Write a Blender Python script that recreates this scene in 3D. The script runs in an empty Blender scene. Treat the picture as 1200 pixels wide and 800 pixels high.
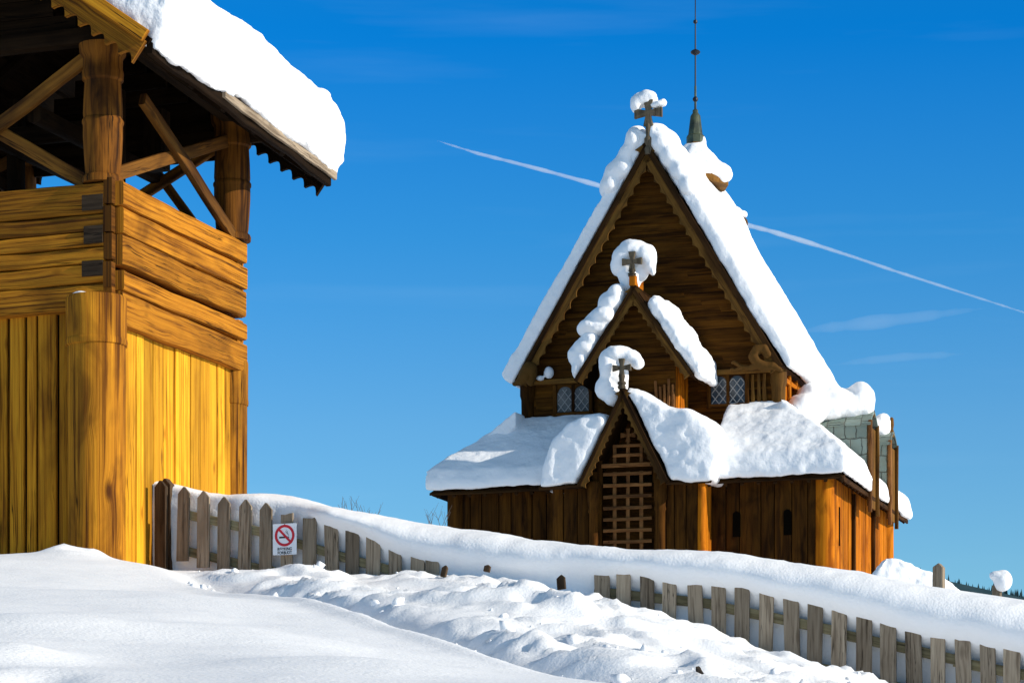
import bpy, bmesh, math, random
import numpy as np
from mathutils import Vector, Matrix

random.seed(7)
R = math.radians
S = bpy.context.scene
COL = S.collection

# ------------------------------------------------------------------ camera
F = 3200.0                      # focal length in photo pixels (1200 wide)
HY = 1000.0                     # photo row of the eye-level horizon
cam_d = bpy.data.cameras.new('camera')
cam_d.sensor_fit = 'HORIZONTAL'; cam_d.sensor_width = 36.0
cam_d.lens = 36.0 * F / 1200.0
cam_d.shift_y = (HY - 400.0) / 1200.0
cam_d.clip_start = 0.1; cam_d.clip_end = 60000.0
cam = bpy.data.objects.new('camera', cam_d); COL.objects.link(cam)
cam.location = (0, 0, 0); cam.rotation_euler = (R(90), 0, 0)
S.camera = cam

# ------------------------------------------------------------------ light
SUN_AZ = -22.5                  # degrees from +X towards +Y
SUN_EL = 21.0
world = bpy.data.worlds.new('World'); S.world = world; world.use_nodes = True
nt = world.node_tree; nt.nodes.clear()
def wn(t, **k):
    n = nt.nodes.new(t)
    for a, b in k.items(): setattr(n, a, b)
    return n
wout = wn('ShaderNodeOutputWorld'); wbg = wn('ShaderNodeBackground')
sky = wn('ShaderNodeTexSky', sky_type='NISHITA', sun_disc=False)
sky.sun_elevation = R(SUN_EL); sky.sun_rotation = R(90 - SUN_AZ)
sky.altitude = 1200; sky.air_density = 1.0; sky.dust_density = 0.1; sky.ozone_density = 3.0
wbg.inputs['Strength'].default_value = 0.13
tc = wn('ShaderNodeTexCoord'); sep = wn('ShaderNodeSeparateXYZ')
ramp = wn('ShaderNodeValToRGB')
ramp.color_ramp.elements[0].position = 0.10; ramp.color_ramp.elements[0].color = (0.54, 0.87, 0.975, 1)
ramp.color_ramp.elements[1].position = 0.154; ramp.color_ramp.elements[1].color = (0.437, 0.848, 1.04, 1)
for p_, c_ in ((0.22, (0.166, 0.78, 1.14)), (0.287, (0.012, 0.686, 1.25)), (0.34, (0.05, 0.72, 1.2)), (0.5, (1.75, 1.40, 0.98)), (0.95, (1.85, 1.45, 1.00))):
    e = ramp.color_ramp.elements.new(p_); e.color = (*c_, 1)
mul = wn('ShaderNodeMix', data_type='RGBA', blend_type='MULTIPLY'); mul.inputs['Factor'].default_value = 1.0
# faint high cirrus streaks
mp = wn('ShaderNodeMapping'); mp.inputs['Scale'].default_value = (5, 5, 60); mp.inputs['Rotation'].default_value = (0, R(7), 0)
cn = wn('ShaderNodeTexNoise'); cn.inputs['Scale'].default_value = 1.3; cn.inputs['Detail'].default_value = 5
cr = wn('ShaderNodeMapRange'); cr.inputs['From Min'].default_value = 0.54; cr.inputs['From Max'].default_value = 0.85
cr.inputs['To Max'].default_value = 0.05
cmix = wn('ShaderNodeMix', data_type='RGBA'); cmix.inputs[7].default_value = (4.2, 6.2, 7.6, 1)
L = nt.links.new
L(tc.outputs['Generated'], sep.inputs[0]); L(sep.outputs['Z'], ramp.inputs[0])
L(sky.outputs[0], mul.inputs[6]); L(ramp.outputs[0], mul.inputs[7])
L(tc.outputs['Generated'], mp.inputs[0]); L(mp.outputs[0], cn.inputs[0]); L(cn.outputs[0], cr.inputs[0])
L(cr.outputs[0], cmix.inputs[0]); L(mul.outputs[2], cmix.inputs[6])
L(cmix.outputs[2], wbg.inputs[0]); L(wbg.outputs[0], wout.inputs[0])

sd = Vector((math.cos(R(SUN_AZ)) * math.cos(R(SUN_EL)), math.sin(R(SUN_AZ)) * math.cos(R(SUN_EL)), math.sin(R(SUN_EL))))
sun_d = bpy.data.lights.new('sun', 'SUN'); sun_d.energy = 5.0; sun_d.angle = R(0.53); sun_d.color = (1.0, 0.905, 0.76)
sun = bpy.data.objects.new('sun', sun_d); COL.objects.link(sun)
sun.rotation_euler = sd.to_track_quat('Z', 'Y').to_euler(); sun.location = (40, -20, 40)

S.view_settings.view_transform = 'Standard'; S.view_settings.look = 'None'
S.view_settings.exposure = 0.10; S.view_settings.gamma = 1.0
S.view_settings.use_curve_mapping = False
S.render.engine = 'CYCLES'
S.cycles.max_bounces = 6; S.cycles.diffuse_bounces = 4; S.cycles.volume_bounces = 3
S.cycles.use_denoising = True

# ------------------------------------------------------------------ helpers
def at(px, py, D):
    return Vector(((px - 600.0) / F * D, D, (HY - py) / F * D))

def tag(o, label=None, cat=None, group=None, kind=None):
    for k, v in (('label', label), ('category', cat), ('group', group), ('kind', kind)):
        if v: o[k] = v
    return o

def empty(name, loc, rz=0.0, label=None, cat=None, group=None):
    o = bpy.data.objects.new(name, None); COL.objects.link(o)
    o.location = loc; o.rotation_euler = (0, 0, rz); o.empty_display_size = 0.3
    return tag(o, label, cat, group)

def hsh(ix, iy, iz):
    h = (ix.astype(np.int64) * 374761393 + iy.astype(np.int64) * 668265263 + iz.astype(np.int64) * 2147483647) & 0xffffffff
    h = ((h ^ (h >> 13)) * 1274126177) & 0xffffffff
    h = (h ^ (h >> 16)) & 0xffff
    return h / 32767.5 - 1.0

def vnoise(p):
    i = np.floor(p); f = p - i; f = f * f * f * (f * (f * 6 - 15) + 10); i = i.astype(np.int64)
    r = 0
    for a in (0, 1):
        for b in (0, 1):
            for c in (0, 1):
                w = (f[:, 0] if a else 1 - f[:, 0]) * (f[:, 1] if b else 1 - f[:, 1]) * (f[:, 2] if c else 1 - f[:, 2])
                r = r + w * hsh(i[:, 0] + a, i[:, 1] + b, i[:, 2] + c)
    return r

def fbm(p, oct=4, gain=0.5):
    s = 0; a = 1.0; t = 0
    for k in range(oct):
        s = s + a * vnoise(p * 2.0 ** k + 17.3 * k); t += a; a *= gain
    return s / t

def sstep(a, b, x):
    t = np.clip((x - a) / (b - a), 0, 1); return t * t * (3 - 2 * t)

# ------------------------------------------------------------------ materials
def new_mat(name):
    m = bpy.data.materials.new(name); m.use_nodes = True
    n = m.node_tree.nodes; n.clear()
    o = n.new('ShaderNodeOutputMaterial'); b = n.new('ShaderNodeBsdfPrincipled')
    m.node_tree.links.new(b.outputs[0], o.inputs[0])
    return m, n, m.node_tree.links.new, b

def wood_mat(name, dark, mid, light, fu=1.2, fv=14.0, bump=0.3, rough=0.8, knots=0.5, stain=0.5, crack=0.8, spec=0.12, streak=0.45, ks=1.0):
    """grain runs along UV x; 'tone' is the board's own shade"""
    m, n, L, b = new_mat(name)
    uv = n.new('ShaderNodeUVMap'); at_ = n.new('ShaderNodeAttribute'); at_.attribute_name = 'tone'
    sp = n.new('ShaderNodeSeparateXYZ'); L(uv.outputs[0], sp.inputs[0])
    WV = [sp.outputs[1]]
    def comb(su, sv):
        mu = n.new('ShaderNodeMath'); mu.operation = 'MULTIPLY'; mu.inputs[1].default_value = su
        mv = n.new('ShaderNodeMath'); mv.operation = 'MULTIPLY'; mv.inputs[1].default_value = sv
        mz = n.new('ShaderNodeMath'); mz.operation = 'MULTIPLY'; mz.inputs[1].default_value = 37.0
        L(sp.outputs[0], mu.inputs[0]); L(WV[0], mv.inputs[0]); L(at_.outputs['Fac'], mz.inputs[0])
        c = n.new('ShaderNodeCombineXYZ'); L(mu.outputs[0], c.inputs[0]); L(mv.outputs[0], c.inputs[1]); L(mz.outputs[0], c.inputs[2])
        return c.outputs[0]
    def noise(vec, scale, det, dist=0.0):
        t = n.new('ShaderNodeTexNoise'); t.inputs['Scale'].default_value = scale; t.inputs['Detail'].default_value = det
        t.inputs['Distortion'].default_value = dist; L(vec, t.inputs['Vector']); return t.outputs[0]
    def mrange(x, a, b_, c=0.0, d=1.0):
        t = n.new('ShaderNodeMapRange'); t.inputs['From Min'].default_value = a; t.inputs['From Max'].default_value = b_
        t.inputs['To Min'].default_value = c; t.inputs['To Max'].default_value = d; L(x, t.inputs['Value']); return t.outputs[0]
    def mix(f, a, b_, mode='MIX'):
        t = n.new('ShaderNodeMix'); t.data_type = 'RGBA'; t.blend_type = mode
        if isinstance(f, float): t.inputs[0].default_value = f
        else: L(f, t.inputs[0])
        for s, x in ((6, a), (7, b_)):
            if isinstance(x, tuple): t.inputs[s].default_value = (*x, 1)
            else: L(x, t.inputs[s])
        return t.outputs[2]
    # knots: the grain bends round them
    vo = n.new('ShaderNodeTexVoronoi'); vo.inputs['Scale'].default_value = 1.0; L(comb(2.2 * ks, 5.0 * ks), vo.inputs['Vector'])
    sc_ = n.new('ShaderNodeSeparateColor'); L(vo.outputs['Color'], sc_.inputs[0]); kon = mrange(sc_.outputs[0], 0.50, 0.60)
    wp = n.new('ShaderNodeMath'); wp.operation = 'POWER'; wp.inputs[1].default_value = 2.0; L(mrange(vo.outputs['Distance'], 0.0, 0.5, 1.0, 0.0), wp.inputs[0])
    wq = n.new('ShaderNodeMath'); wq.operation = 'MULTIPLY'; L(wp.outputs[0], wq.inputs[0]); L(kon, wq.inputs[1])
    ws = n.new('ShaderNodeMath'); ws.operation = 'MULTIPLY_ADD'; ws.inputs[1].default_value = 0.045 / ks; L(wq.outputs[0], ws.inputs[0]); L(sp.outputs[1], ws.inputs[2]); WV[0] = ws.outputs[0]
    g1 = noise(comb(fu, fv), 1.0, 8, 0.6)
    g2 = noise(comb(fu * 0.6, fv * 4), 1.0, 4, 0.3)
    st = noise(comb(1.1, 2.2), 1.0, 5, 0.8)
    cr_ = noise(comb(fu * 0.45, fv * 0.8), 1.0, 4, 0.4); crk = noise(comb(0.9, 2.5), 1.0, 2)
    c = mix(mrange(g1, 0.32, 0.68), mid, light)
    c = mix(mrange(g2, 0.35, 0.75, 0, 0.6), c, mid)
    c = mix(mrange(g1, 0.30, 0.47, streak, 0), c, dark)
    sf = mrange(st, 0.48, 0.72, 0, stain)
    c = mix(sf, c, dark)
    kd = mrange(vo.outputs['Distance'], 0.06, 0.20, knots, 0)
    km = n.new('ShaderNodeMath'); km.operation = 'MULTIPLY'; L(kd, km.inputs[0]); L(kon, km.inputs[1]); kf = km.outputs[0]
    c = mix(kf, c, dark)
    ca = n.new('ShaderNodeMath'); ca.operation = 'SUBTRACT'; ca.inputs[1].default_value = 0.5; L(cr_, ca.inputs[0])
    cb = n.new('ShaderNodeMath'); cb.operation = 'ABSOLUTE'; L(ca.outputs[0], cb.inputs[0])
    cm = n.new('ShaderNodeMath'); cm.operation = 'MULTIPLY'; L(mrange(cb.outputs[0], 0.003, 0.018, crack, 0), cm.inputs[0]); L(mrange(crk, 0.45, 0.6), cm.inputs[1]); crm = cm.outputs[0]
    c = mix(crm, c, tuple(x * 0.25 for x in dark))
    tn = n.new('ShaderNodeMapRange'); tn.inputs['To Min'].default_value = 0.62; tn.inputs['To Max'].default_value = 1.25
    L(at_.outputs['Fac'], tn.inputs['Value'])
    hs = n.new('ShaderNodeHueSaturation'); L(c, hs.inputs['Color']); L(tn.outputs[0], hs.inputs['Value'])
    L(hs.outputs[0], b.inputs['Base Color'])
    b.inputs['Roughness'].default_value = rough; b.inputs['Specular IOR Level'].default_value = spec
    ad = n.new('ShaderNodeMath'); ad.operation = 'SUBTRACT'; L(g2, ad.inputs[0]); L(crm, ad.inputs[1])
    bp = n.new('ShaderNodeBump'); bp.inputs['Strength'].default_value = bump; bp.inputs['Distance'].default_value = 0.02
    L(ad.outputs[0], bp.inputs['Height']); L(bp.outputs[0], b.inputs['Normal'])
    return m

def snow_mat(name, f1, f2, d1, d2, col=(0.86, 0.87, 0.89)):
    m, n, L, b = new_mat(name)
    tcn = n.new('ShaderNodeTexCoord')
    a = n.new('ShaderNodeTexNoise'); a.inputs['Scale'].default_value = f1; a.inputs['Detail'].default_value = 6; L(tcn.outputs['Object'], a.inputs[0])
    c = n.new('ShaderNodeTexNoise'); c.inputs['Scale'].default_value = f2; c.inputs['Detail'].default_value = 3; L(tcn.outputs['Object'], c.inputs[0])
    b1 = n.new('ShaderNodeBump'); b1.inputs['Distance'].default_value = d1; b1.inputs['Strength'].default_value = 0.6; L(a.outputs[0], b1.inputs['Height'])
    b2 = n.new('ShaderNodeBump'); b2.inputs['Distance'].default_value = d2; b2.inputs['Strength'].default_value = 0.6; L(c.outputs[0], b2.inputs['Height']); L(b1.outputs[0], b2.inputs['Normal'])
    L(b2.outputs[0], b.inputs['Normal'])
    b.inputs['Base Color'].default_value = (*col, 1); b.inputs['Roughness'].default_value = 0.7
    b.inputs['Specular IOR Level'].default_value = 0.15
    return m

def flat_mat(name, col, rough=0.6, metal=0.0, spec=0.4, nscale=0.0, ncol=None):
    m, n, L, b = new_mat(name)
    b.inputs['Base Color'].default_value = (*col, 1); b.inputs['Roughness'].default_value = rough
    b.inputs['Metallic'].default_value = metal; b.inputs['Specular IOR Level'].default_value = spec
    if nscale:
        t = n.new('ShaderNodeTexCoord'); a = n.new('ShaderNodeTexNoise'); a.inputs['Scale'].default_value = nscale; a.inputs['Detail'].default_value = 5
        L(t.outputs['Object'], a.inputs[0])
        mx = n.new('ShaderNodeMix'); mx.data_type = 'RGBA'; mx.inputs[6].default_value = (*col, 1); mx.inputs[7].default_value = (*ncol, 1)
        r = n.new('ShaderNodeMapRange'); r.inputs['From Min'].default_value = 0.35; r.inputs['From Max'].default_value = 0.65
        L(a.outputs[0], r.inputs[0]); L(r.outputs[0], mx.inputs[0]); L(mx.outputs[2], b.inputs['Base Color'])
    return m

M = {}
M['gold'] = wood_mat('golden_tarred_wood', (0.085, 0.022, 0.002), (0.42, 0.15, 0.007), (0.68, 0.30, 0.017), fu=.8, fv=30, knots=0.85, stain=0.6, bump=0.45, streak=.75, crack=.95)
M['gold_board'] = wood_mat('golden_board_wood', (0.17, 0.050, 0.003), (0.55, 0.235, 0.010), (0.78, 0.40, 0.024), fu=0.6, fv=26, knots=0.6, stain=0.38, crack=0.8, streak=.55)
M['postgold'] = wood_mat('brown_gold_post_wood', (0.045, 0.012, 0.0015), (0.25, 0.085, 0.005), (0.50, 0.215, 0.013), fu=.6, fv=22, knots=0.9, stain=0.75, bump=0.5, streak=.85, crack=1.0, ks=.7)
M['log'] = wood_mat('weathered_log_wood', (0.040, 0.011, 0.0015), (0.28, 0.095, 0.006), (0.55, 0.225, 0.015), fu=1.0, fv=34, knots=0.9, stain=0.6, crack=1.0, bump=0.6, streak=.75)
M['roofwood'] = wood_mat('shaded_roof_wood', (0.003, 0.0018, 0.001), (0.012, 0.0065, 0.003), (0.026, 0.014, 0.006), stain=0.6, spec=.05)  # base colour lowered to near-black to carry the under-roof shade
M['column'] = wood_mat('tarred_column_wood', (0.012, 0.004, 0.001), (0.085, 0.028, 0.003), (0.25, 0.092, 0.009), stain=0.9, crack=0.9, streak=.7)
M['brace'] = wood_mat('brown_brace_wood', (0.016, 0.006, 0.002), (0.10, 0.038, 0.006), (0.24, 0.10, 0.014), stain=0.7, streak=.6)
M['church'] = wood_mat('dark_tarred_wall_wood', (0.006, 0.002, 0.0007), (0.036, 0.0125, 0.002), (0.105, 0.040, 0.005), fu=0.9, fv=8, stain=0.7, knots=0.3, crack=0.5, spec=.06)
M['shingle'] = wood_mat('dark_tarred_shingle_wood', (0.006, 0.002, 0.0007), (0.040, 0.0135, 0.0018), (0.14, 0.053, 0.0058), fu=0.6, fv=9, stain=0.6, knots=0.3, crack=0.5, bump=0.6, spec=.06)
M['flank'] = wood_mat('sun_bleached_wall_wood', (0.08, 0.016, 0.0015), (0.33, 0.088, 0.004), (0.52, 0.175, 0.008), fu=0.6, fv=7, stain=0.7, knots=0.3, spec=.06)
M['verge'] = wood_mat('verge_board_wood', (0.022, 0.008, 0.002), (0.105, 0.046, 0.008), (0.22, 0.105, 0.02), fu=0.9, fv=9, stain=0.6)
M['verge_dark'] = wood_mat('dark_verge_board_wood', (0.006, 0.0025, 0.0012), (0.024, 0.0105, 0.0035), (0.055, 0.025, 0.007), fu=0.9, fv=9, spec=.06)
M['grille'] = wood_mat('grille_wood', (0.04, 0.013, 0.004), (0.15, 0.058, 0.016), (0.25, 0.11, 0.034), fu=2, fv=12)
M['cross'] = wood_mat('grey_cross_wood', (0.03, 0.024, 0.015), (0.085, 0.066, 0.044), (0.15, 0.12, 0.08), fu=2, fv=12)
M['picket'] = wood_mat('grey_picket_wood', (0.075, 0.050, 0.030), (0.235, 0.178, 0.122), (0.40, 0.32, 0.23), fu=2.2, fv=38, knots=0.85, stain=0.6, crack=0.9, bump=0.4, streak=.6)
M['rail'] = wood_mat('grey_green_rail_wood', (0.06, 0.045, 0.02), (0.17, 0.14, 0.075), (0.27, 0.23, 0.13), fu=2.0, fv=30, knots=0.5)
M['post'] = wood_mat('dark_fence_post_wood', (0.018, 0.010, 0.006), (0.060, 0.036, 0.020), (0.115, 0.074, 0.043), fu=2.0, fv=26)
M['snow'] = snow_mat('ground_snow', 6.0, 45.0, 0.013, 0.008)
M['roofsnow'] = snow_mat('roof_snow', 2.6, 14.0, 0.05, 0.018)
M['towersnow'] = snow_mat('tower_roof_snow', 3.0, 20.0, 0.06, 0.02)
M['white'] = flat_mat('white_sign_enamel', (0.80, 0.81, 0.84), 0.35)
M['red'] = flat_mat('red_sign_paint', (0.55, 0.010, 0.022), 0.4)
M['black'] = flat_mat('black_sign_paint', (0.012, 0.012, 0.012), 0.5)
M['void'] = flat_mat('dark_opening', (0.004, 0.003, 0.002), 0.95, 0, 0.0)
M['smoke'] = flat_mat('grey_sign_paint', (0.30, 0.31, 0.33), 0.5)
M['iron'] = flat_mat('dark_iron', (0.012, 0.014, 0.022), 0.45, 0.3, 0.4)
M['copper'] = flat_mat('aged_copper', (0.018, 0.026, 0.024), 0.5, 0.4, 0.4, 3.0, (0.10, 0.12, 0.07))
M['glass'] = flat_mat('old_window_glass', (0.012, 0.014, 0.018), 0.10, 0, 0.30, 4.0, (0.06, 0.075, 0.09))
M['curtain'] = flat_mat('curtained_window_glass', (0.15, 0.14, 0.13), 0.2, 0, 0.3, 3.0, (0.05, 0.05, 0.05))
M['lead'] = flat_mat('window_lead', (0.27, 0.26, 0.25), 0.6)
M['rock'] = flat_mat('dark_rock', (0.02, 0.016, 0.012), 0.9, 0, 0.2, 9.0, (0.05, 0.04, 0.032))
M['twig'] = flat_mat('bare_twig', (0.10, 0.075, 0.06), 0.8)
M['spruce'] = flat_mat('haze_tinted_spruce', (0.022, 0.050, 0.060), 0.9, 0, 0.05, 0.02, (0.04, 0.075, 0.088))  # blue-green needles, with the blue of distant haze put into the colour
def slate_mat():
    m, n, L, b = new_mat('grey_green_slate')
    t = n.new('ShaderNodeUVMap'); mp_ = n.new('ShaderNodeMapping'); mp_.inputs['Scale'].default_value = (5.0, 4.4, 1); L(t.outputs[0], mp_.inputs[0])
    nz = n.new('ShaderNodeTexNoise'); nz.inputs['Scale'].default_value = 1.2; L(mp_.outputs[0], nz.inputs[0])
    ws = n.new('ShaderNodeMix'); ws.data_type = 'RGBA'; ws.inputs[0].default_value = 0.34; L(mp_.outputs[0], ws.inputs[6]); L(nz.outputs['Color'], ws.inputs[7])
    k = n.new('ShaderNodeTexBrick'); k.inputs['Scale'].default_value = 1.0; k.inputs['Brick Width'].default_value = 0.9; k.inputs['Row Height'].default_value = 1.15; k.inputs['Mortar Size'].default_value = 0.05; k.inputs['Mortar Smooth'].default_value = 0.5
    k.inputs['Color1'].default_value = (0.13, 0.18, 0.155, 1); k.inputs['Color2'].default_value = (0.23, 0.29, 0.25, 1); k.inputs['Mortar'].default_value = (0.05, 0.06, 0.05, 1); L(ws.outputs[2], k.inputs[0])
    r = n.new('ShaderNodeMapRange'); r.inputs['From Min'].default_value = 0.35; r.inputs['From Max'].default_value = 0.7; r.inputs['To Max'].default_value = 0.6; L(nz.outputs[0], r.inputs[0])
    mx = n.new('ShaderNodeMix'); mx.data_type = 'RGBA'; mx.inputs[7].default_value = (0.20, 0.22, 0.17, 1); L(r.outputs[0], mx.inputs[0]); L(k.outputs['Color'], mx.inputs[6])
    mr = n.new('ShaderNodeMath'); mr.operation = 'SUBTRACT'; mr.inputs[0].default_value = 1.0; L(k.outputs['Fac'], mr.inputs[1])
    L(mx.outputs[2], b.inputs['Base Color']); b.inputs['Roughness'].default_value = 0.6
    bp = n.new('ShaderNodeBump'); bp.inputs['Distance'].default_value = 0.03; L(mr.outputs[0], bp.inputs['Height']); L(bp.outputs[0], b.inputs['Normal'])
    return m
M['slate'] = slate_mat()

# ------------------------------------------------------------------ mesh builder
class MB:
    def __init__(s): s.v = []; s.f = []; s.uv = []; s.t = []
    def add(s, vs, fs, uvs, tone=None):
        k = len(s.v); tone = random.random() if tone is None else tone
        s.v += [tuple(x) for x in vs]
        for f, u in zip(fs, uvs):
            s.f.append([i + k for i in f]); s.uv.append(u); s.t.append(tone)
    def beam(s, p0, p1, w, h, side=None, n=8, r=0.25, taper=1.0, wob=0.0, tone=None, bulge=0.0):
        """rounded-rectangle bar: w along 'side', h along axis x side"""
        p0 = Vector(p0); p1 = Vector(p1); ax = (p1 - p0); ln = ax.length; ax.normalize()
        sd_ = Vector(side) if side else (Vector((0, 0, 1)) if abs(ax.z) < 0.9 else Vector((1, 0, 0)))
        sd_ = (sd_ - ax * sd_.dot(ax)).normalized(); up = ax.cross(sd_)
        rr = r * min(w, h)
        sec = []
        for cx, cy, a0 in ((1, 1, 0), (-1, 1, 90), (-1, -1, 180), (1, -1, 270)):
            for k in (0, 45, 90):
                a = R(a0 + k); sec.append((cx * (w / 2 - rr) + rr * math.cos(a), cy * (h / 2 - rr) + rr * math.sin(a)))
        m = len(sec); per = [0]
        for k in range(m):
            q = sec[(k + 1) % m]; per.append(per[-1] + math.hypot(q[0] - sec[k][0], q[1] - sec[k][1]))
        ou, ov = random.uniform(0, 60), random.uniform(0, 60)
        vs = []; ph = random.uniform(0, 9)
        for i in range(n + 1):
            t = i / n; k = 1 + (taper - 1) * t + bulge * math.sin(math.pi * t)
            dx = wob * (math.sin(ph + 3.1 * t * ln) + 0.6 * math.sin(2 * ph + 7.7 * t * ln))
            dy = wob * (math.cos(1.7 * ph + 3.9 * t * ln) + 0.6 * math.sin(3 * ph + 8.3 * t * ln))
            for (a, b) in sec:
                wv = 1 + (random.uniform(-1, 1) * wob * 0.6 / max(w, h) if wob else 0)
                vs.append(p0 + ax * (ln * t) + sd_ * (a * k * wv + dx) + up * (b * k * wv + dy))
        fs = []; us = []
        for i in range(n):
            for j in range(m):
                j2 = (j + 1) % m
                fs.append((i * m + j, i * m + j2, (i + 1) * m + j2, (i + 1) * m + j))
                u0, u1 = ou + ln * i / n, ou + ln * (i + 1) / n
                us.append(((u0, ov + per[j]), (u0, ov + per[j + 1]), (u1, ov + per[j + 1]), (u1, ov + per[j])))
        fs.append(tuple(range(m - 1, -1, -1))); us.append([(ou + sec[j][0] * 0.3, ov + sec[j][1]) for j in range(m - 1, -1, -1)])
        fs.append(tuple(range(n * m, n * m + m))); us.append([(ou + ln + sec[j][0] * 0.3, ov + sec[j][1]) for j in range(m)])
        s.add(vs, fs, us, tone)
    def prism(s, poly, O, ex, ey, depth, grain='y', tone=None):
        """polygon (counter-clockwise in ex,ey) extruded by depth behind its front face (front looks along ex x ey)"""
        O = Vector(O); ex = Vector(ex); ey = Vector(ey); ez = ex.cross(ey)
        n = len(poly); ou, ov = random.uniform(0, 60), random.uniform(0, 60)
        fr = [O + ex * a + ey * b for a, b in poly]; bk = [p - ez * depth for p in fr]
        uvp = [((b if grain == 'y' else a) + ou, (a if grain == 'y' else b) + ov) for a, b in poly]
        fs = [tuple(range(n)), tuple(range(2 * n - 1, n - 1, -1))]; us = [uvp, uvp[::-1]]
        for i in range(n):
            j = (i + 1) % n
            fs.append((i, n + i, n + j, j)); a, b = uvp[i], uvp[j]
            us.append((a, (a[0], a[1] + depth), (b[0], b[1] + depth), b))
        s.add(fr + bk, fs, us, tone)
    def strip(s, outer, inner, O, ex, ey, depth, tone=None):
        """band between two point rows of equal length, extruded"""
        O = Vector(O); ex = Vector(ex); ey = Vector(ey); ez = ex.cross(ey); n = len(outer)
        ou, ov = random.uniform(0, 60), random.uniform(0, 60)
        P = lambda q: O + ex * q[0] + ey * q[1]
        vs = [P(q) for q in outer] + [P(q) for q in inner]; vs += [p - ez * depth for p in vs]
        ln = [0]
        for i in range(n - 1): ln.append(ln[-1] + math.hypot(outer[i + 1][0] - outer[i][0], outer[i + 1][1] - outer[i][1]))
        wd = [math.hypot(outer[i][0] - inner[i][0], outer[i][1] - inner[i][1]) for i in range(n)]
        fs = []; us = []; b = 2 * n
        cr = (outer[1][0] - outer[0][0]) * (inner[0][1] - outer[0][1]) - (outer[1][1] - outer[0][1]) * (inner[0][0] - outer[0][0])
        fl = cr < 0
        for i in range(n - 1):
            q = [i, i + 1, n + i + 1, n + i]; u = [(ou + ln[i], ov), (ou + ln[i + 1], ov), (ou + ln[i + 1], ov + wd[i + 1]), (ou + ln[i], ov + wd[i])]
            for k, off in ((0, 0), (1, b)):
                f = [x + off for x in q]; uu = list(u)
                if (k == 0) == fl: f.reverse(); uu.reverse()
                fs.append(f); us.append(uu)
            for a0, a1, sg in ((i, i + 1, 1), (n + i, n + i + 1, -1)):
                f = [a0, a0 + b, a1 + b, a1]; uu = [(ou + ln[i], ov), (ou + ln[i], ov + depth), (ou + ln[i + 1], ov + depth), (ou + ln[i + 1], ov)]
                if (sg > 0) == fl: f.reverse(); uu.reverse()
                fs.append(f); us.append(uu)
        for i, sg in ((0, -1), (n - 1, 1)):
            f = [i, i + b, n + i + b, n + i]; uu = [(ou, ov), (ou, ov + depth), (ou + .1, ov + depth), (ou + .1, ov)]
            if (sg > 0) == fl: f.reverse(); uu.reverse()
            fs.append(f); us.append(uu)
        s.add(vs, fs, us, tone)
    def lathe(s, c, prof, n=20, tone=None, axis=None, wob=0.0):
        """prof: (radius, height)"""
        c = Vector(c); ou, ov = random.uniform(0, 60), random.uniform(0, 60)
        vs = []; ph = random.uniform(0, 6)
        for r, z in prof:
            for k in range(n):
                a = 2 * math.pi * k / n
                q = r * (1 + wob * (math.sin(3 * a + ph) + 0.6 * math.sin(5 * a + 2 * ph + z * 1.3)))
                vs.append(c + Vector((q * math.cos(a), q * math.sin(a), z)))
        fs = []; us = []; r0 = max(p[0] for p in prof)
        for i in range(len(prof) - 1):
            z0, z1 = prof[i][1], prof[i + 1][1]
            for k in range(n):
                k2 = (k + 1) % n; v0, v1 = ov + k * 2 * math.pi * r0 / n, ov + (k + 1) * 2 * math.pi * r0 / n
                fs.append((i * n + k, i * n + k2, (i + 1) * n + k2, (i + 1) * n + k))
                us.append(((ou + z0, v0), (ou + z0, v1), (ou + z1, v1), (ou + z1, v0)))
        fs.append(tuple(range(n - 1, -1, -1))); us.append([(ou + 0.1 * math.cos(k), ov + 0.1 * math.sin(k)) for k in range(n)])
        b = (len(prof) - 1) * n
        fs.append(tuple(range(b, b + n))); us.append([(ou + 0.1 * math.cos(k), ov + 0.1 * math.sin(k)) for k in range(n)])
        s.add(vs, fs, us, tone)
    def quad(s, a, b, c, d, thick, tone=None, grain=(0, 1)):
        """slab: a-b-c-d seen from its outer side counter-clockwise, thickness inwards"""
        a, b, c, d = map(Vector, (a, b, c, d)); nn = (b - a).cross(d - a).normalized() * thick
        vs = [a, b, c, d, a - nn, b - nn, c - nn, d - nn]
        fs = [(0, 1, 2, 3), (7, 6, 5, 4), (0, 4, 5, 1), (1, 5, 6, 2), (2, 6, 7, 3), (3, 7, 4, 0)]
        ou, ov = random.uniform(0, 60), random.uniform(0, 60)
        w, h = (b - a).length, (d - a).length
        q = [(ou, ov), (ou, ov + w), (ou + h, ov + w), (ou + h, ov)] if grain == (0, 1) else [(ou, ov), (ou + w, ov), (ou + w, ov + h), (ou, ov + h)]
        us = [q, q[::-1], [(ou, ov), (ou, ov + thick), (ou + w, ov + thick), (ou + w, ov)]] + [[(ou, ov), (ou, ov + thick), (ou + h, ov + thick), (ou + h, ov)]] * 3
        s.add(vs, fs, us, tone)
    def build(s, name, mat, parent=None, bevel=0.0, smooth=True):
        me = bpy.data.meshes.new(name); me.from_pydata(s.v, [], s.f); me.validate()
        uvl = me.uv_layers.new(name='UVMap')
        flat = [c for u in s.uv for p in u for c in p]
        if len(flat) == 2 * len(me.loops): uvl.data.foreach_set('uv', flat)
        at_ = me.attributes.new('tone', 'FLOAT', 'FACE')
        if len(s.t) == len(me.polygons): at_.data.foreach_set('value', s.t)
        me.materials.append(mat)
        bm = bmesh.new(); bm.from_mesh(me); bmesh.ops.recalc_face_normals(bm, faces=bm.faces); bm.to_mesh(me); bm.free()
        if smooth:
            me.shade_smooth(); me.set_sharp_from_angle(angle=R(38))
        o = bpy.data.objects.new(name, me); COL.objects.link(o)
        if parent: o.parent = parent
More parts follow.
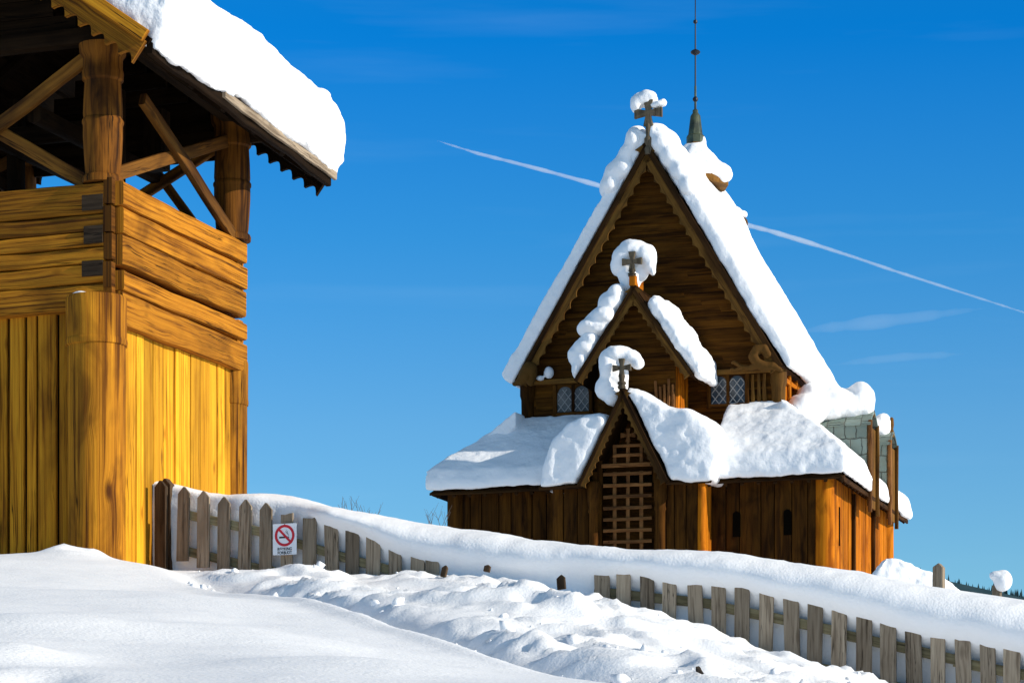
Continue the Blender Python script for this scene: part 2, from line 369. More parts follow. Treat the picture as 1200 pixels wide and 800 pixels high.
        if bevel:
            b = o.modifiers.new('bevel', 'BEVEL'); b.width = bevel; b.segments = 2; b.limit_method = 'ANGLE'; b.angle_limit = R(50)
        return o

def lerp(a, b, t): return a + (b - a) * t

def remesh_blob(name, prims, mat, voxel=0.05, amp=0.03, freq=2.0, smooth=6, amp2=0.0, freq2=8.0, parent=None, loc=None, rz=0.0, seed=0.0, crust=0.0):
    """union of hulls and ellipsoids, remeshed to one lumpy skin. prims: ('h', pts) | ('e', centre, radii)"""
    bm = bmesh.new()
    for p in prims:
        if p[0] == 'h':
            vs = [bm.verts.new(q) for q in p[1]]
            r = bmesh.ops.convex_hull(bm, input=vs)
            bad = list({g for g in r['geom_interior'] + r['geom_unused'] if isinstance(g, bmesh.types.BMVert)})
            if bad: bmesh.ops.delete(bm, geom=bad, context='VERTS')
        else:
            mt = Matrix.Translation(p[1]) @ Matrix.Diagonal((*p[2], 1))
            bmesh.ops.create_icosphere(bm, subdivisions=3, radius=1.0, matrix=mt)
    bmesh.ops.recalc_face_normals(bm, faces=bm.faces)
    me = bpy.data.meshes.new('tmp'); bm.to_mesh(me); bm.free()
    t = bpy.data.objects.new('tmp', me); COL.objects.link(t)
    m = t.modifiers.new('r', 'REMESH'); m.mode = 'VOXEL'; m.voxel_size = voxel
    m = t.modifiers.new('s', 'SMOOTH'); m.iterations = smooth; m.factor = 0.5
    dg = bpy.context.evaluated_depsgraph_get()
    out = bpy.data.meshes.new_from_object(t.evaluated_get(dg))
    bpy.data.objects.remove(t); bpy.data.meshes.remove(me)
    n = len(out.vertices); co = np.empty(n * 3); out.vertices.foreach_get('co', co); co = co.reshape(-1, 3)
    no = np.empty(n * 3); out.vertices.foreach_get('normal', no); no = no.reshape(-1, 3)
    d = amp * fbm(co * freq + seed, 3) + (amp2 * fbm(co * freq2 + seed + 9, 3) if amp2 else 0)
    if crust: d = d - crust * sstep(0.25, 0.6, fbm(co * freq2 * 1.7 + 31 + seed, 3))
    co = co + no * d[:, None]
    out.vertices.foreach_set('co', co.ravel()); out.update()
    out.name = name; out.materials.clear(); out.materials.append(mat); out.shade_smooth()
    o = bpy.data.objects.new(name, out); COL.objects.link(o)
    if parent: o.parent = parent
    if loc is not None: o.location = loc; o.rotation_euler = (0, 0, rz)
    return o
# ------------------------------------------------------------------ fence line (world)
FA = Vector((-3.41, 26.6, 0)); FB = Vector((4.35, 23.2, 0)); FD = FB - FA; FU = FD.normalized()
FN = Vector((-FU.y, FU.x, 0))                       # towards the back
if FN.y < 0: FN = -FN
def fence_t(px):
    k = (px - 600) / F; return (k * FA.y - FA.x) / (FD.x - k * FD.y)
TOP_PX = [170, 190, 215, 239, 263, 288, 312, 336, 363, 388, 413, 438, 463, 490, 510, 600, 705, 731, 758, 785, 814, 842, 870, 899, 927, 956, 984, 1013, 1041, 1070, 1099, 1128, 1157, 1186, 1215, 1400]
TOP_PY = [560, 563, 570, 575, 582, 585, 589, 600, 604, 608, 615, 624, 640, 648, 652, 660, 661, 666, 662, 671, 672, 676, 679, 688, 695, 700, 707, 714, 722, 728, 738, 741, 745, 750, 757, 800]
CR_PX = [150, 195, 215, 240, 265, 290, 300, 315, 330, 360, 400, 440, 500, 560, 640, 700, 760, 850, 900, 1000, 1100, 1200, 1300, 1400]
CR_PY = [564, 564, 569, 577, 582, 584, 581, 578, 577, 582, 595, 603, 611, 622, 634, 639, 644, 647, 653, 668, 686, 705, 722, 742]
def ztop_at(px, Y): return (HY - np.interp(px, TOP_PX, TOP_PY)) / F * Y

# ------------------------------------------------------------------ snow-covered ground
CP = []
def cp(px, py, D): CP.append(tuple(at(px, py, D)))
def cpf(px, py, off): cp(px, py, FA.y + FD.y * fence_t(px) + off)
for px, py in ((-200, 803), (0, 805), (300, 807), (600, 824), (900, 856), (1200, 880), (1500, 900)): cp(px, py, 9)
for q in ((0, 738, 14), (0, 692, 18.5), (-150, 655, 24), (0, 652, 24.3), (75, 647, 24.8), (110, 648, 25.1), (160, 661, 25.3), (190, 668, 25.6),
          (150, 700, 20), (200, 745, 15), (330, 700, 20.5), (480, 740, 17), (600, 776, 15), (690, 795, 14.2), (760, 808, 13.5), (900, 838, 12.5), (330, 762, 14.5), (480, 778, 13.3),
          (0, 660, 27.2), (-200, 660, 27.2), (100, 664, 29), (200, 676, 27.5),
          (250, 682, 23.5), (330, 692, 22.5), (420, 698, 21), (510, 705, 20.5),
          (600, 710, 20), (600, 745, 17), (700, 720, 20), (700, 766, 16), (800, 737, 20), (822, 791, 15.2),
          (900, 775, 19.5), (900, 802, 15), (1000, 808, 19), (1000, 838, 14), (1100, 842, 17), (1200, 872, 16),
          
          (300, 640, 45), (600, 665, 45), (900, 690, 45), (1200, 748, 45), (1400, 790, 45), (0, 655, 40), (-300, 655, 40),
          (300, 690, 62), (600, 688, 60), (760, 688, 62), (1000, 688, 63), (1080, 715, 62), (1200, 765, 65), (1450, 800, 65), (300, 715, 82), (700, 712, 82), (1000, 715, 82), (1300, 790, 82)): cp(*q)
for px, py in ((215, 668), (250, 672), (330, 674), (420, 677), (463, 678), (510, 677), (600, 680), (700, 704), (800, 724), (900, 768), (1000, 800), (1100, 826), (1200, 848), (1350, 880)): cpf(px, py, -.35)
for px, py in ((215, 672), (330, 676), (420, 674), (600, 680), (700, 706), (800, 730), (900, 772), (1000, 803), (1200, 850)): cpf(px, py, .12)
for px, py in ((250, 625), (330, 605), (420, 625), (560, 640), (700, 660), (850, 668), (1000, 690), (1200, 730), (1400, 770)): cpf(px, py, 2.4)
for x in (-8, -2, 2, 8): CP.append((x, 0.0, -1.6)); CP.append((x * 1.5, -12.0, -3.2))
CP = np.array(CP)
def _rbf_fit():
    d = np.linalg.norm(CP[:, None, :2] - CP[None, :, :2], axis=2)
    n = len(CP); A = np.zeros((n + 3, n + 3)); A[:n, :n] = d - 0.15 * np.eye(n)
    A[:n, n] = 1; A[:n, n + 1:] = CP[:, :2]; A[n:, :n] = A[:n, n:].T
    return np.linalg.solve(A, np.concatenate([CP[:, 2], [0, 0, 0]]))
RB = _rbf_fit()
CRX = np.array([-9, -4.5, -3.7, -3.0, -1.69, -0.64, 0.0, 0.675, 1.3, 3.0, 6.0]); CRY = np.array([25.4, 25.4, 25.0, 23.9, 20.5, 17.0, 15.0, 13.5, 12.4, 9.5, 5.0])
def ground_h(P):
    out = np.empty(len(P))
    for i in range(0, len(P), 20000):
        q = P[i:i + 20000]; qc = np.clip(q, (-40, -14), (40, 95))
        d = np.sqrt(((qc[:, None, :] - CP[None, :, :2]) ** 2).sum(2) + 1e-9)
        out[i:i + 20000] = d @ RB[:len(CP)] + RB[len(CP)] + qc @ RB[len(CP) + 1:]
    X, Y = P[:, 0], P[:, 1]
    p3 = np.stack([X, Y, np.zeros_like(X)], 1)
    yc = np.interp(X, CRX, CRY); fy = FA.y + (X - FA.x) / FD.x * FD.y
    s = (Y - yc) * 0.55
    near = sstep(60, 35, np.hypot(X, Y))
    bank = sstep(0.15, 1.1, s) * sstep(0.05, 1.6, fy - Y) * sstep(-3.5, -2.6, X)
    # shovelled hollow behind the smooth foreground slope, then clods up to the fence
    out += near * (-0.23 * np.exp(-((s - 0.5) / 0.38) ** 2)) * sstep(-3.4, -2.2, X)
    out += near * 0.04 * np.exp(-((s + 0.15) / 0.22) ** 2) * sstep(-3.0, -1.5, X) * sstep(.6, -.6, X)
    rot = np.stack([X * .853 - Y * .521, X * .521 + Y * .853, 0 * X], 1)
    ridge = np.clip(1 - np.abs(fbm(rot * np.array([0.55, 1.1, 1]) + 3.1, 4)) * 3.0, 0, 1) ** 2
    ridge2 = np.clip(1 - np.abs(fbm(p3 * 2.1 + 23, 4)) * 2.6, 0, 1) ** 2
    bil = np.abs(fbm(p3 * 1.9 + 11, 4)) * 2
    rough = sstep(-.22, .25, fbm(rot * np.array([.5, .9, 1]) + 51, 3))
    out += bank * (0.10 * ridge - 0.045 + rough * (0.045 * bil + 0.045 * ridge2)) + sstep(0.15, .8, s) * sstep(0.0, .3, fy - Y) * near * sstep(-3.6, -3, X) * (.25 + rough) * (0.030 * np.abs(fbm(p3 * 5.0, 3)) * 2 + 0.024 * fbm(p3 * 11, 2))
    # clods thrown against the foot of the pickets
    foot = np.exp(-((fy - Y - 0.45) / 0.35) ** 2) * sstep(-3.2, -2.6, X) * near
    out += foot * (0.07 * np.abs(fbm(p3 * 2.3 + 40, 3)) * 2 - .02 + 0.03 * fbm(p3 * 8 + 5, 2))
    for px, py, D, sx, sy, h in ((362, 652, 24.9, .26, .4, .14), (540, 700, 21.2, .35, .7, .12), (622, 692, 21.4, .30, .7, .11), (760, 738, 18.4, .36, .8, .12), (610, 715, 19.6, .5, .9, .10), (826, 770, 15.9, .12, .4, .10)):
        c = at(px, py, D); q = ((X - c.x) / sx) ** 2 + ((Y - c.y) / sy) ** 2
        out += near * h * np.exp(-q) * (1 + .7 * fbm(p3 * 2.4 + 5, 3))
    fore = sstep(0.3, -0.3, s) * near
    out += fore * (0.085 * fbm(p3 * np.array([0.42, 0.25, 1]) + 70, 3) + 0.012 * fbm(p3 * 1.7 + 8, 3))
    # lumps at the foot of the tower's corner post
    out += 0.10 * np.exp(-(((X + 4.05) / 0.30) ** 2 + ((Y - 25.2) / 0.3) ** 2)) * (0.7 + 0.7 * fbm(p3 * 5, 3))
    # soft mounds in the lower left corner
    for px, py, D, sx, sy, h in ((300, 752, 14.4, .75, .9, .085), (60, 740, 13.8, .55, .6, .07), (10, 775, 11.2, .25, .5, .06), (45, 806, 9.6, .13, .35, -.05), (420, 790, 12, .6, .8, .05), (180, 700, 19, .8, 1.1, .06)):
        c = at(px, py, D); out += near * h * np.exp(-((X - c.x) / sx) ** 2 - ((Y - c.y) / sy) ** 2)
    out += 0.03 * np.exp(-(((X + 2.15) / 0.5) ** 2 + ((Y - 12.5) / 1.4) ** 2)) + 0.03 * np.exp(-(((X + 1.75) / 0.3) ** 2 + ((Y - 9.8) / .6) ** 2))
    far = sstep(70, 260, np.hypot(X, Y))
    out = out * (1 - far) + far * (-14 - 0.004 * np.clip(np.hypot(X, Y) - 260, 0, 3000) + 3 * fbm(p3 * 0.004, 3))
    return out
def axis_pts(lo, a, b, hi, st):
    mid = np.arange(a, b, st); up = [b]; k = st
    while up[-1] < hi: k *= 1.22; up.append(up[-1] + k)
    dn = [a - st]; k = st
    while dn[-1] > lo: k *= 1.22; dn.append(dn[-1] - k)
    return np.array(dn[::-1] + list(mid) + up)
gx = axis_pts(-9000, -6.2, 6.6, 9000, 0.045); gy = axis_pts(-4000, 8.5, 27.5, 12000, 0.055)
GX, GY = np.meshgrid(gx, gy); PP = np.stack([GX.ravel(), GY.ravel()], 1)
GZ = ground_h(PP)
nx, ny = len(gx), len(gy)
me = bpy.data.meshes.new('snow_ground')
idx = np.arange(nx * ny).reshape(ny, nx)
fc = np.stack([idx[:-1, :-1], idx[:-1, 1:], idx[1:, 1:], idx[1:, :-1]], -1).reshape(-1, 4)
me.vertices.add(nx * ny); me.vertices.foreach_set('co', np.concatenate([PP, GZ[:, None]], 1).ravel())
me.loops.add(fc.size); me.loops.foreach_set('vertex_index', fc.ravel())
me.polygons.add(len(fc)); me.polygons.foreach_set('loop_start', np.arange(0, fc.size, 4)); me.polygons.foreach_set('loop_total', np.full(len(fc), 4))
me.update(); me.validate(); me.shade_smooth(); me.materials.append(M['snow'])
ground = bpy.data.objects.new('snow_ground', me); COL.objects.link(ground); tag(ground, kind='structure')
def gh(x, y): return float(ground_h(np.array([[x, y]], dtype=float))[0])

# drift lying along and over the fence
def make_drift():
    ts = np.arange(-0.045, 1.42, 0.0055); rows = []
    dense = 46
    for t in ts:
        b = FA + FD * t; px = b.x / b.y * F + 600
        zt = float(ztop_at(px, b.y)); c = b + FN * 0.42; pxc = c.x / c.y * F + 600
        zc = float((HY - np.interp(pxc, CR_PX, CR_PY)) / F * c.y)
        zc = max(zc, zt - 0.02 if px < 300 else zt + 0.08)
        emb = float(sstep(325, 400, np.array([px]))[0])          # 0 = pickets stand free, 1 = tops buried
        wid = zc - zt
        lip = lerp(0.10, -0.09, emb)
        pr = [(0.20, zt - 1.15), (0.13, zt - 0.75), (0.10, zt - 0.45), (0.085, zt - 0.16), (lip + 0.02, zt - lerp(0.14, 0.045 if px > 540 else 0.0, emb)),
              (lip - lerp(0, .05, emb), zt + wid * 0.18), (lip - lerp(0, .04, emb), zt + wid * 0.45), (lip + 0.07, zt + wid * 0.74), (lip + 0.22, zt + wid * 0.92),
              (0.42, zc), (0.75, zc - 0.02), (1.3, zc - 0.12), (2.2, zc - 0.40), (3.4, zc - 0.95)]
        pr = np.array(pr); sg = np.concatenate([[0], np.cumsum(np.hypot(*np.diff(pr, axis=0).T))])
        u = np.concatenate([np.linspace(0, sg[10], dense - 8, endpoint=False), np.linspace(sg[10], sg[-1], 8)])
        # smooth the profile
        d = np.interp(u, sg, pr[:, 0]); z = np.interp(u, sg, pr[:, 1])
        for _ in range(3):
            d[1:-1] = 0.25 * d[:-2] + 0.5 * d[1:-1] + 0.25 * d[2:]; z[1:-1] = 0.25 * z[:-2] + 0.5 * z[1:-1] + 0.25 * z[2:]
        rows.append(np.stack([b.x + FN.x * d, b.y + FN.y * d, z], 1))
    V = np.array(rows); n, m = V.shape[:2]
    k = np.ones(9) / 9
    for a in range(3):
        if a == 2:
            for j in range(m): V[:, j, a] = np.convolve(np.pad(V[:, j, a], 4, mode='edge'), k, 'valid')
    P = V.reshape(-1, 3)
    du = np.gradient(V, axis=0); dv = np.gradient(V, axis=1); nn = np.cross(du, dv).reshape(-1, 3); nn /= np.linalg.norm(nn, axis=1)[:, None] + 1e-9
    if nn[m * (n // 2) + m - 5, 2] < 0: nn = -nn
    P = P + nn * (0.05 * fbm(P * 0.8 + 2, 3) + 0.018 * fbm(P * 3.5 + 9, 3) + 0.006 * fbm(P * 14, 2))[:, None]
    # ragged crust at the lower lip
    me = bpy.data.meshes.new('snow_drift'); ii = np.arange(n * m).reshape(n, m)
    f = np.stack([ii[:-1, :-1], ii[1:, :-1], ii[1:, 1:], ii[:-1, 1:]], -1).reshape(-1, 4)
    me.from_pydata(P.tolist(), [], f.tolist()); me.shade_smooth(); me.materials.append(M['snow'])
    bm = bmesh.new(); bm.from_mesh(me); bmesh.ops.recalc_face_normals(bm, faces=bm.faces); bm.to_mesh(me); bm.free()
    o = bpy.data.objects.new('snow_drift', me); COL.objects.link(o); tag(o, kind='structure')
make_drift()

# loose clods of snow lying on the dug-over bank
def clods():
    rr = random.Random(11); pts = []
    while len(pts) < 190:
        px = rr.uniform(215, 1010); X = None
        t = fence_t(px); yf = FA.y + FD.y * t
        k = (px - 600) / F; ys = [y for y in np.arange(9, yf - .15, .4) if y > np.interp(k * y, CRX, CRY) - .25]
        if not ys: continue
        y = ys[0] + abs(rr.gauss(0, .25)) * (ys[-1] - ys[0]) if rr.random() < .5 else rr.uniform(ys[0], ys[-1])
        if y > yf - .12: continue
        pts.append((k * y, y))
    zs = ground_h(np.array(pts)); bm = bmesh.new()
    for (x, y), z in zip(pts, zs):
        r = .010 + .045 * rr.random() ** 4
        mt = Matrix.Translation((x, y, z + r * .05)) @ Matrix.Rotation(rr.uniform(0, 6), 4, (rr.random(), rr.random(), rr.random() + .1)) @ Matrix.Diagonal((r * rr.uniform(.8, 1.5), r * rr.uniform(.7, 1.1), r * rr.uniform(.5, .9), 1))
        g = bmesh.ops.create_icosphere(bm, subdivisions=1, radius=1, matrix=mt)
        for v in g['verts']: v.co += Vector((rr.uniform(-1, 1), rr.uniform(-1, 1), rr.uniform(-1, 1))) * r * .30
    me = bpy.data.meshes.new('snow_clods'); bm.to_mesh(me); bm.free(); me.materials.append(M['snow']); me.shade_smooth()
    o = bpy.data.objects.new('snow_clods', me); COL.objects.link(o); tag(o, 'loose clods of snow scattered over the dug bank below the fence', 'snow clods', kind='stuff')
clods()

# snow thrown up behind the church's far corner
c = at(1048, 655, 56)
tag(remesh_blob('snow_heap', [('h', [(-0.2, 0, 0.06), (0.05, 0, 0.06), (-0.5, 0, -0.5), (1.35, 0.2, -0.56), (1.0, 0.1, -.36), (1.9, .3, -.98), (-0.6, 1.0, -0.6), (0, 1.0, -.05), (1.2, 1.3, -0.7), (-0.6, 0, -2.6), (2.4, 0, -2.6), (2.4, 1.2, -2.6), (-0.6, 1.2, -2.6), (2.2, .4, -1.3)])],
    M['roofsnow'], 0.05, 0.06, 2.5, 3, 0.03, 9.0, loc=c), 'rough heap of shovelled snow beside the far right corner of the church', 'snow heap')

# wooded ridge far away
def ridge_z(x): return 340 + 3 * math.sin(x * 0.03 + 1) - 0.22 * max(-200, min(220, x - 587)) + 6 * math.sin(x * .0021)
hill = MB(); xs = [-4000 + 250 * i for i in range(37)]
vs = []; 
for x in xs:
    zt = ridge_z(x) - 6
    for y, z in ((2500, -40), (2900, zt * 0.55), (3400, zt - 8), (3700, zt - 4), (4600, -60)): vs.append((x, y, z))
fs = [(i * 5 + j, (i + 1) * 5 + j, (i + 1) * 5 + j + 1, i * 5 + j + 1) for i in range(36) for j in range(4)]
hill.add(vs, fs, [[(0, 0)] * 4] * len(fs)); tag(hill.build('hill', M['spruce']), kind='structure')
fo = MB(); rr = random.Random(3)
vs = []; fs = []
for i in range(5200):
    x = rr.uniform(330, 1050) if i < 1600 else rr.uniform(-1700, 1500); y = rr.uniform(3250, 3480); h = rr.uniform(11, 21) * (1.3 if rr.random() < .1 else 1); w = h * rr.uniform(.16, .24)
    z = ridge_z(x) - 14 - (3480 - y) * 0.62 * 0.5; k = len(vs)
    for lv in range(3):
        zb = z + h * lv * 0.27; zt = z + h * (0.5 + lv * 0.25); q = w * (1 - lv * 0.27); b0 = len(vs)
        a0 = rr.uniform(0, 3)
        for j in range(5): vs.append((x + q * math.cos(a0 + j * 1.2566), y + q * math.sin(a0 + j * 1.2566), zb))
        vs.append((x, y, zt))
        fs += [(b0 + j, b0 + (j + 1) % 5, b0 + 5) for j in range(5)]
fo.add(vs, fs, [[(0, 0)] * 3] * len(fs))
tag(fo.build('conifer_forest', M['spruce'], smooth=False), 'distant dark blue spruce forest on the ridge at the right edge', 'forest', kind='stuff')
# ------------------------------------------------------------------ bell tower (local: x right along the front, y away, z up)
TZ = 2.4; TW = 2.8; TD = 2.75
tower = empty('bell_tower', (-3.754, 26.0, TZ), R(-19.5), 'golden timber bell tower with open belfry and log walls, cut off by the left edge', 'bell tower')
T_ROT = R(-19.5); T_LOC = (-3.754, 26.0, TZ)
X_, Y_, Z_ = (1, 0, 0), (0, 1, 0), (0, 0, 1)

# boarded lower walls
def boards_y(mb, x, y0, y1, z0, z1, n, face, th=0.05):
    w = (y1 - y0) / n; y = y0
    cuts = [0] + sorted(max(0.3, i + random.uniform(-.22, .22)) for i in range(1, n)) + [n]
    for i in range(n):
        a, b = y0 + cuts[i] * w, y0 + cuts[i + 1] * w
        xo = x + face * random.uniform(-0.006, 0.012)
        mb.beam((xo, (a + b) / 2, z0), (xo, (a + b) / 2, z1), b - a - 0.012, th, side=Y_, n=6, r=0.25, wob=0.0015)
def boards_x(mb, y, x0, x1, z0, z1, n, th=0.05, jit=.22):
    w = (x1 - x0) / n
    cuts = [0] + [i + random.uniform(-jit, jit) for i in range(1, n)] + [n]
    for i in range(n):
        a, b = x0 + cuts[i] * w, x0 + cuts[i + 1] * w
        yo = y + random.uniform(-0.012, 0.006)
        mb.beam((( a + b) / 2, yo, z0), ((a + b) / 2, yo, z1), b - a - 0.030, th, side=X_, n=6, r=0.25, wob=0.0015)
TILT = Matrix.Translation((0, TD / 2, 5)) @ Matrix.Rotation(-.062, 4, 'X') @ Matrix.Translation((0, -TD / 2, -5))
mb = MB(); mb.quad((-.12, .12, 2.6), (-.12, TD - .1, 2.6), (-.12, TD - .1, 3.95), (-.12, .12, 3.95), .02); mb.quad((-TW + .1, .12, 2.6), (-.12, .12, 2.6), (-.12, .12, 3.95), (-TW + .1, .12, 3.95), .02); mb.build('gap_shade_backing', M['roofwood'], tower)  # added dark sheets that give the gaps between logs their shade
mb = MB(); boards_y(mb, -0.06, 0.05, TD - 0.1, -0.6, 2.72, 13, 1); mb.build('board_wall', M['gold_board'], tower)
mb = MB(); mb.quad((-TW + .1, .10, -.6), (-.2, .10, -.6), (-.2, .10, 2.8), (-TW + .1, .10, 2.8), .03); mb.quad((-.10, .05, -.6), (-.10, TD - .1, -.6), (-.10, TD - .1, 2.7), (-.10, .05, 2.7), .03); mb.build('gap_shade_backing', M['roofwood'], tower)  # added dark sheets behind the boards, standing in for shade in the gaps
mb = MB(); boards_x(mb, 0.06, -TW + .1, -0.3, -0.6, 2.86, 13); o = mb.build('board_wall', M['gold'], tower)
mb = MB(); boards_y(mb, -TW + 0.06, 0.05, TD - 0.1, -0.6, 2.8, 9, -1); boards_x(mb, TD - 0.06, -TW + .1, -0.1, -0.6, 2.8, 9); mb.build('board_wall', M['gold'], tower)

# log courses above them
def log_wall_side():
    mb = MB(); zs = [2.63, 2.96, 3.205, 3.50, 3.765, 4.035]          # near-end boundaries
    hs = [0.315, 0.185, 0.285, 0.245, 0.225]
    for i in range(5):
        h = hs[i]; z0 = zs[i] + h / 2; z1 = z0 + random.uniform(-.01, .01)
        mb.beam((-0.02, -0.02 if i % 2 == 0 else 0.0, z0), (-0.02, TD + 0.02, z1), h + .004, 0.17, side=Z_, n=16, r=0.13, taper=0.91, wob=0.005)
    return mb
log_wall_side().build('log_wall', M['log'], tower)
mb = MB(); ys = [2.775, 3.03, 3.22, 3.375, 3.525, 3.69, 3.99]
for i in range(6):
    h = ys[i + 1] - ys[i] - 0.012; z = (ys[i] + ys[i + 1]) / 2
    xe = -0.105
    mb.beam((-TW, 0.0, z - .01), (xe, 0.0, z), h, 0.17, side=Z_, n=16, r=0.12, wob=0.004)
mb.build('log_wall', M['log'], tower)
mb = MB()
for i, (z, h) in enumerate(((3.17, .17), (3.49, .19), (3.80, .17))):     # dark blocks painting the shade of the corner recesses
    mb.beam((-0.33 + .02 * (i % 2), -0.020, z), (-0.11, -0.020, z), h - .02, 0.16, side=Z_, n=4, r=.06, tone=0.0, wob=.003); mb.build('notch_shade', M['post'], tower); mb = MB()
for i, z in enumerate((2.86, 3.10, 3.37, 3.63, 3.90)):
    mb.beam((-0.060, -0.098 if i % 2 else -0.090, z), (-0.060, -0.02, z), 0.245, 0.088, side=Z_, n=2, r=.08)
mb.build('notch_end', M['column'], tower)
mb = MB()
for i in range(5):
    z = 2.79 + 0.27 * i
    mb.beam((-TW + .02, 0, z), (-TW + .02, TD, z), .24, .17, side=Z_, n=4, r=.2); mb.beam((-TW, TD - .02, z), (0, TD - .02, z), .24, .16, side=Z_, n=4, r=.2)
mb.build('log_wall', M['log'], tower)
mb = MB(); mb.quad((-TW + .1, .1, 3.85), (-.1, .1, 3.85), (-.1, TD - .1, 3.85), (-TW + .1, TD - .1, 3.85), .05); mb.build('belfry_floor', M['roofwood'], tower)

# stout corner posts with collared heads
def corner_post(x, y, r, top):
    mb = MB()
    mb.lathe((x, y, 0), [(r, -0.7), (r * 0.985, 0.8), (r * .99, 1.6), (r * 1.0, top - 0.50), (r * 1.0, top - 0.475), (r * 1.06, top - 0.465), (r * 1.075, top - 0.43), (r * 1.06, top - 0.405), (r * 1.045, top - .40), (r * 1.05, top - 0.2), (r * 1.06, top - .03), (r * 1.02, top)], 40, wob=0.014)
    return mb.build('corner_post', M['postgold'], tower)
post = corner_post(-0.205, -0.03, 0.275, 2.90)
corner_post(-0.13, TD - 0.02, 0.19, 2.76); corner_post(-TW + .1, -0.03, 0.275, 2.90)
# turned belfry columns
def turned(x, y, r, z0, z1):
    H = z1 - z0; mb = MB()
    pr = [(1.02, 0), (1.04, .03), (.98, .05), (.86, .06), (.90, .10), (.95, .2), (1.0, .34), (1.0, .42), (1.05, .435), (1.05, .455), (.97, .47), (1.0, .50), (.97, .62), (.93, .72), (.93, .735), (1.04, .75), (1.06, .80), (1.0, .83), (1.0, .9), (1.15, .93), (1.2, 1)]
    mb.lathe((x, y, z0), [(r * a, H * b) for a, b in pr], 26, wob=0.006)
    return mb.build('belfry_column', M['column'], tower)
for x, y in ((-0.19, 0.06), (-0.075, TD - 0.06), (-TW + .2, 0.06), (-TW + .2, TD - .06)): turned(x, y, 0.19, 4.0, 5.32)
# braces
def brace(p0, p1, w=.13, t=.07, side=Z_):
    mb = MB(); mb.beam(p0, p1, w, t, side=side, n=6, r=.15, wob=.003); mb.build('cross_brace', M['brace'], tower)
brace((-0.0, 0.52, 4.92), (-0.0, 2.62, 3.99)); brace((-0.07, 0.10, 4.10), (-0.07, 2.5, 5.0))
brace((-0.30, -.0, 5.22), (-2.35, -.0, 4.02)); brace((-0.30, .07, 4.00), (-2.35, .07, 5.2))
brace((-1.15, TD, 5.03), (-.35, TD, 3.98), .09); brace((-1.95, TD - .08, 4.15), (-.12, TD - .08, 5.05), .11)
brace((-TW + .1, .4, 5.0), (-TW + .1, 2.5, 4.0)); brace((-TW + .16, .4, 4.0), (-TW + .16, 2.5, 5.0))
# bell frame inside
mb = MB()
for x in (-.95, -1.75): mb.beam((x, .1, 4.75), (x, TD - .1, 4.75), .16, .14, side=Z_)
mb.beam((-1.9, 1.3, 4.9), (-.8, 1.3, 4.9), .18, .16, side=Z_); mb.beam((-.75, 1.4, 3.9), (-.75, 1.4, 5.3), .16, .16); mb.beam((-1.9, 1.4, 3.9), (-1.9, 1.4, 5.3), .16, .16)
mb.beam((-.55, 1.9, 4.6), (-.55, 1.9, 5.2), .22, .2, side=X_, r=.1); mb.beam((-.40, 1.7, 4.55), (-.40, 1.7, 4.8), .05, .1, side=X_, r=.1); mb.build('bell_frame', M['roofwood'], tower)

# roof: ridge runs away from the viewer
PT = 0.72; XE = 0.70; ZE = 4.93; XR_ = -TW / 2; Y0, Y1 = -0.74, TD + 0.72
zr = ZE + (XE - XR_) * PT
roof = MB()
def plank_slope(sg):
    n = 8
    for i in range(n):
        a, b = i / n, (i + 1) / n
        xa, xb = lerp(XE, XR_, a), lerp(XE, XR_, b) - .02
        f = lambda x: x if sg > 0 else 2 * XR_ - x
        roof.beam((f((xa + xb) / 2), Y0, ZE + (XE - (xa + xb) / 2) * PT), (f((xa + xb) / 2), Y1, ZE + (XE - (xa + xb) / 2) * PT), math.hypot(xa - xb, (xa - xb) * PT) + .03, .07, side=(1, 0, -PT * sg), n=3, r=.1)
plank_slope(1); plank_slope(-1)
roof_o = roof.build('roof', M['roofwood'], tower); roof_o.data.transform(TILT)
mb = MB()
for y in np.linspace(Y0 + .35, Y1 - .35, 6):                           # rafters
    for sg in (1, -1):
        f = lambda x: x if sg > 0 else 2 * XR_ - x
        mb.beam((f(XE - .05), y, ZE - .08 + .05 * PT), (f(XR_), y, zr - .08), .10, .12, side=Y_, n=2, r=.1)
mb.beam((-.02, 0, 5.36), (-.02, TD, 5.36), .18, .2, side=Z_); mb.beam((-TW + .02, 0, 5.36), (-TW + .02, TD, 5.36), .18, .2, side=Z_)
for y in (0.03, TD - .03): mb.beam((-TW + .1, y, 5.34), (-.1, y, 5.34), .17, .15, side=Z_)
mb.build('roof_beam', M['roofwood'], tower).data.transform(TILT)
mb = MB()
for i in range(6):                                                     # boarded gable ends
    z = 5.5 + .18 * i; xm = XE - (z + .18 - ZE) / PT
    for y, x1 in ((.06, min(-.12, xm - .15)), (TD - .06, xm - .02)): mb.beam((2 * XR_ - x1, y, z), (x1, y, z), .175, .04, side=Z_, n=2, r=.2)
for i in range(4):
    for y in (TD - .03,): mb.beam((-TW + .2, y, 5.04 + .15 * i), (-.12 if i < 1 else .52, y, 5.04 + .15 * i), .175, .04, side=Z_, n=2, r=.2)
    mb.beam((-TW + .15, .2, 4.84 + .18 * i), (-TW + .15, TD - .2, 4.84 + .18 * i), .175, .04, side=Z_, n=2, r=.2)
mb.build('gable_boards', M['roofwood'], tower).data.transform(TILT)
# eave board carrying the snow
mb = MB(); mb.beam((XE + .05, Y0 + 1.5, ZE - .01), (XE + .05, Y1 + .02, ZE - .0), .085, .04, side=Z_, n=12, r=.2, wob=.006)
mb.build('eave_board', M['picket'], roof_o).data.transform(TILT)
mb = MB(); mb.beam((XE + .0, Y0 + .02, ZE - .06), (XE + .0, Y1 - .02, ZE - .06), .11, .06, side=Z_, n=16, r=.2, wob=.008); mb.build('fascia', M['roofwood'], roof_o).data.transform(TILT)
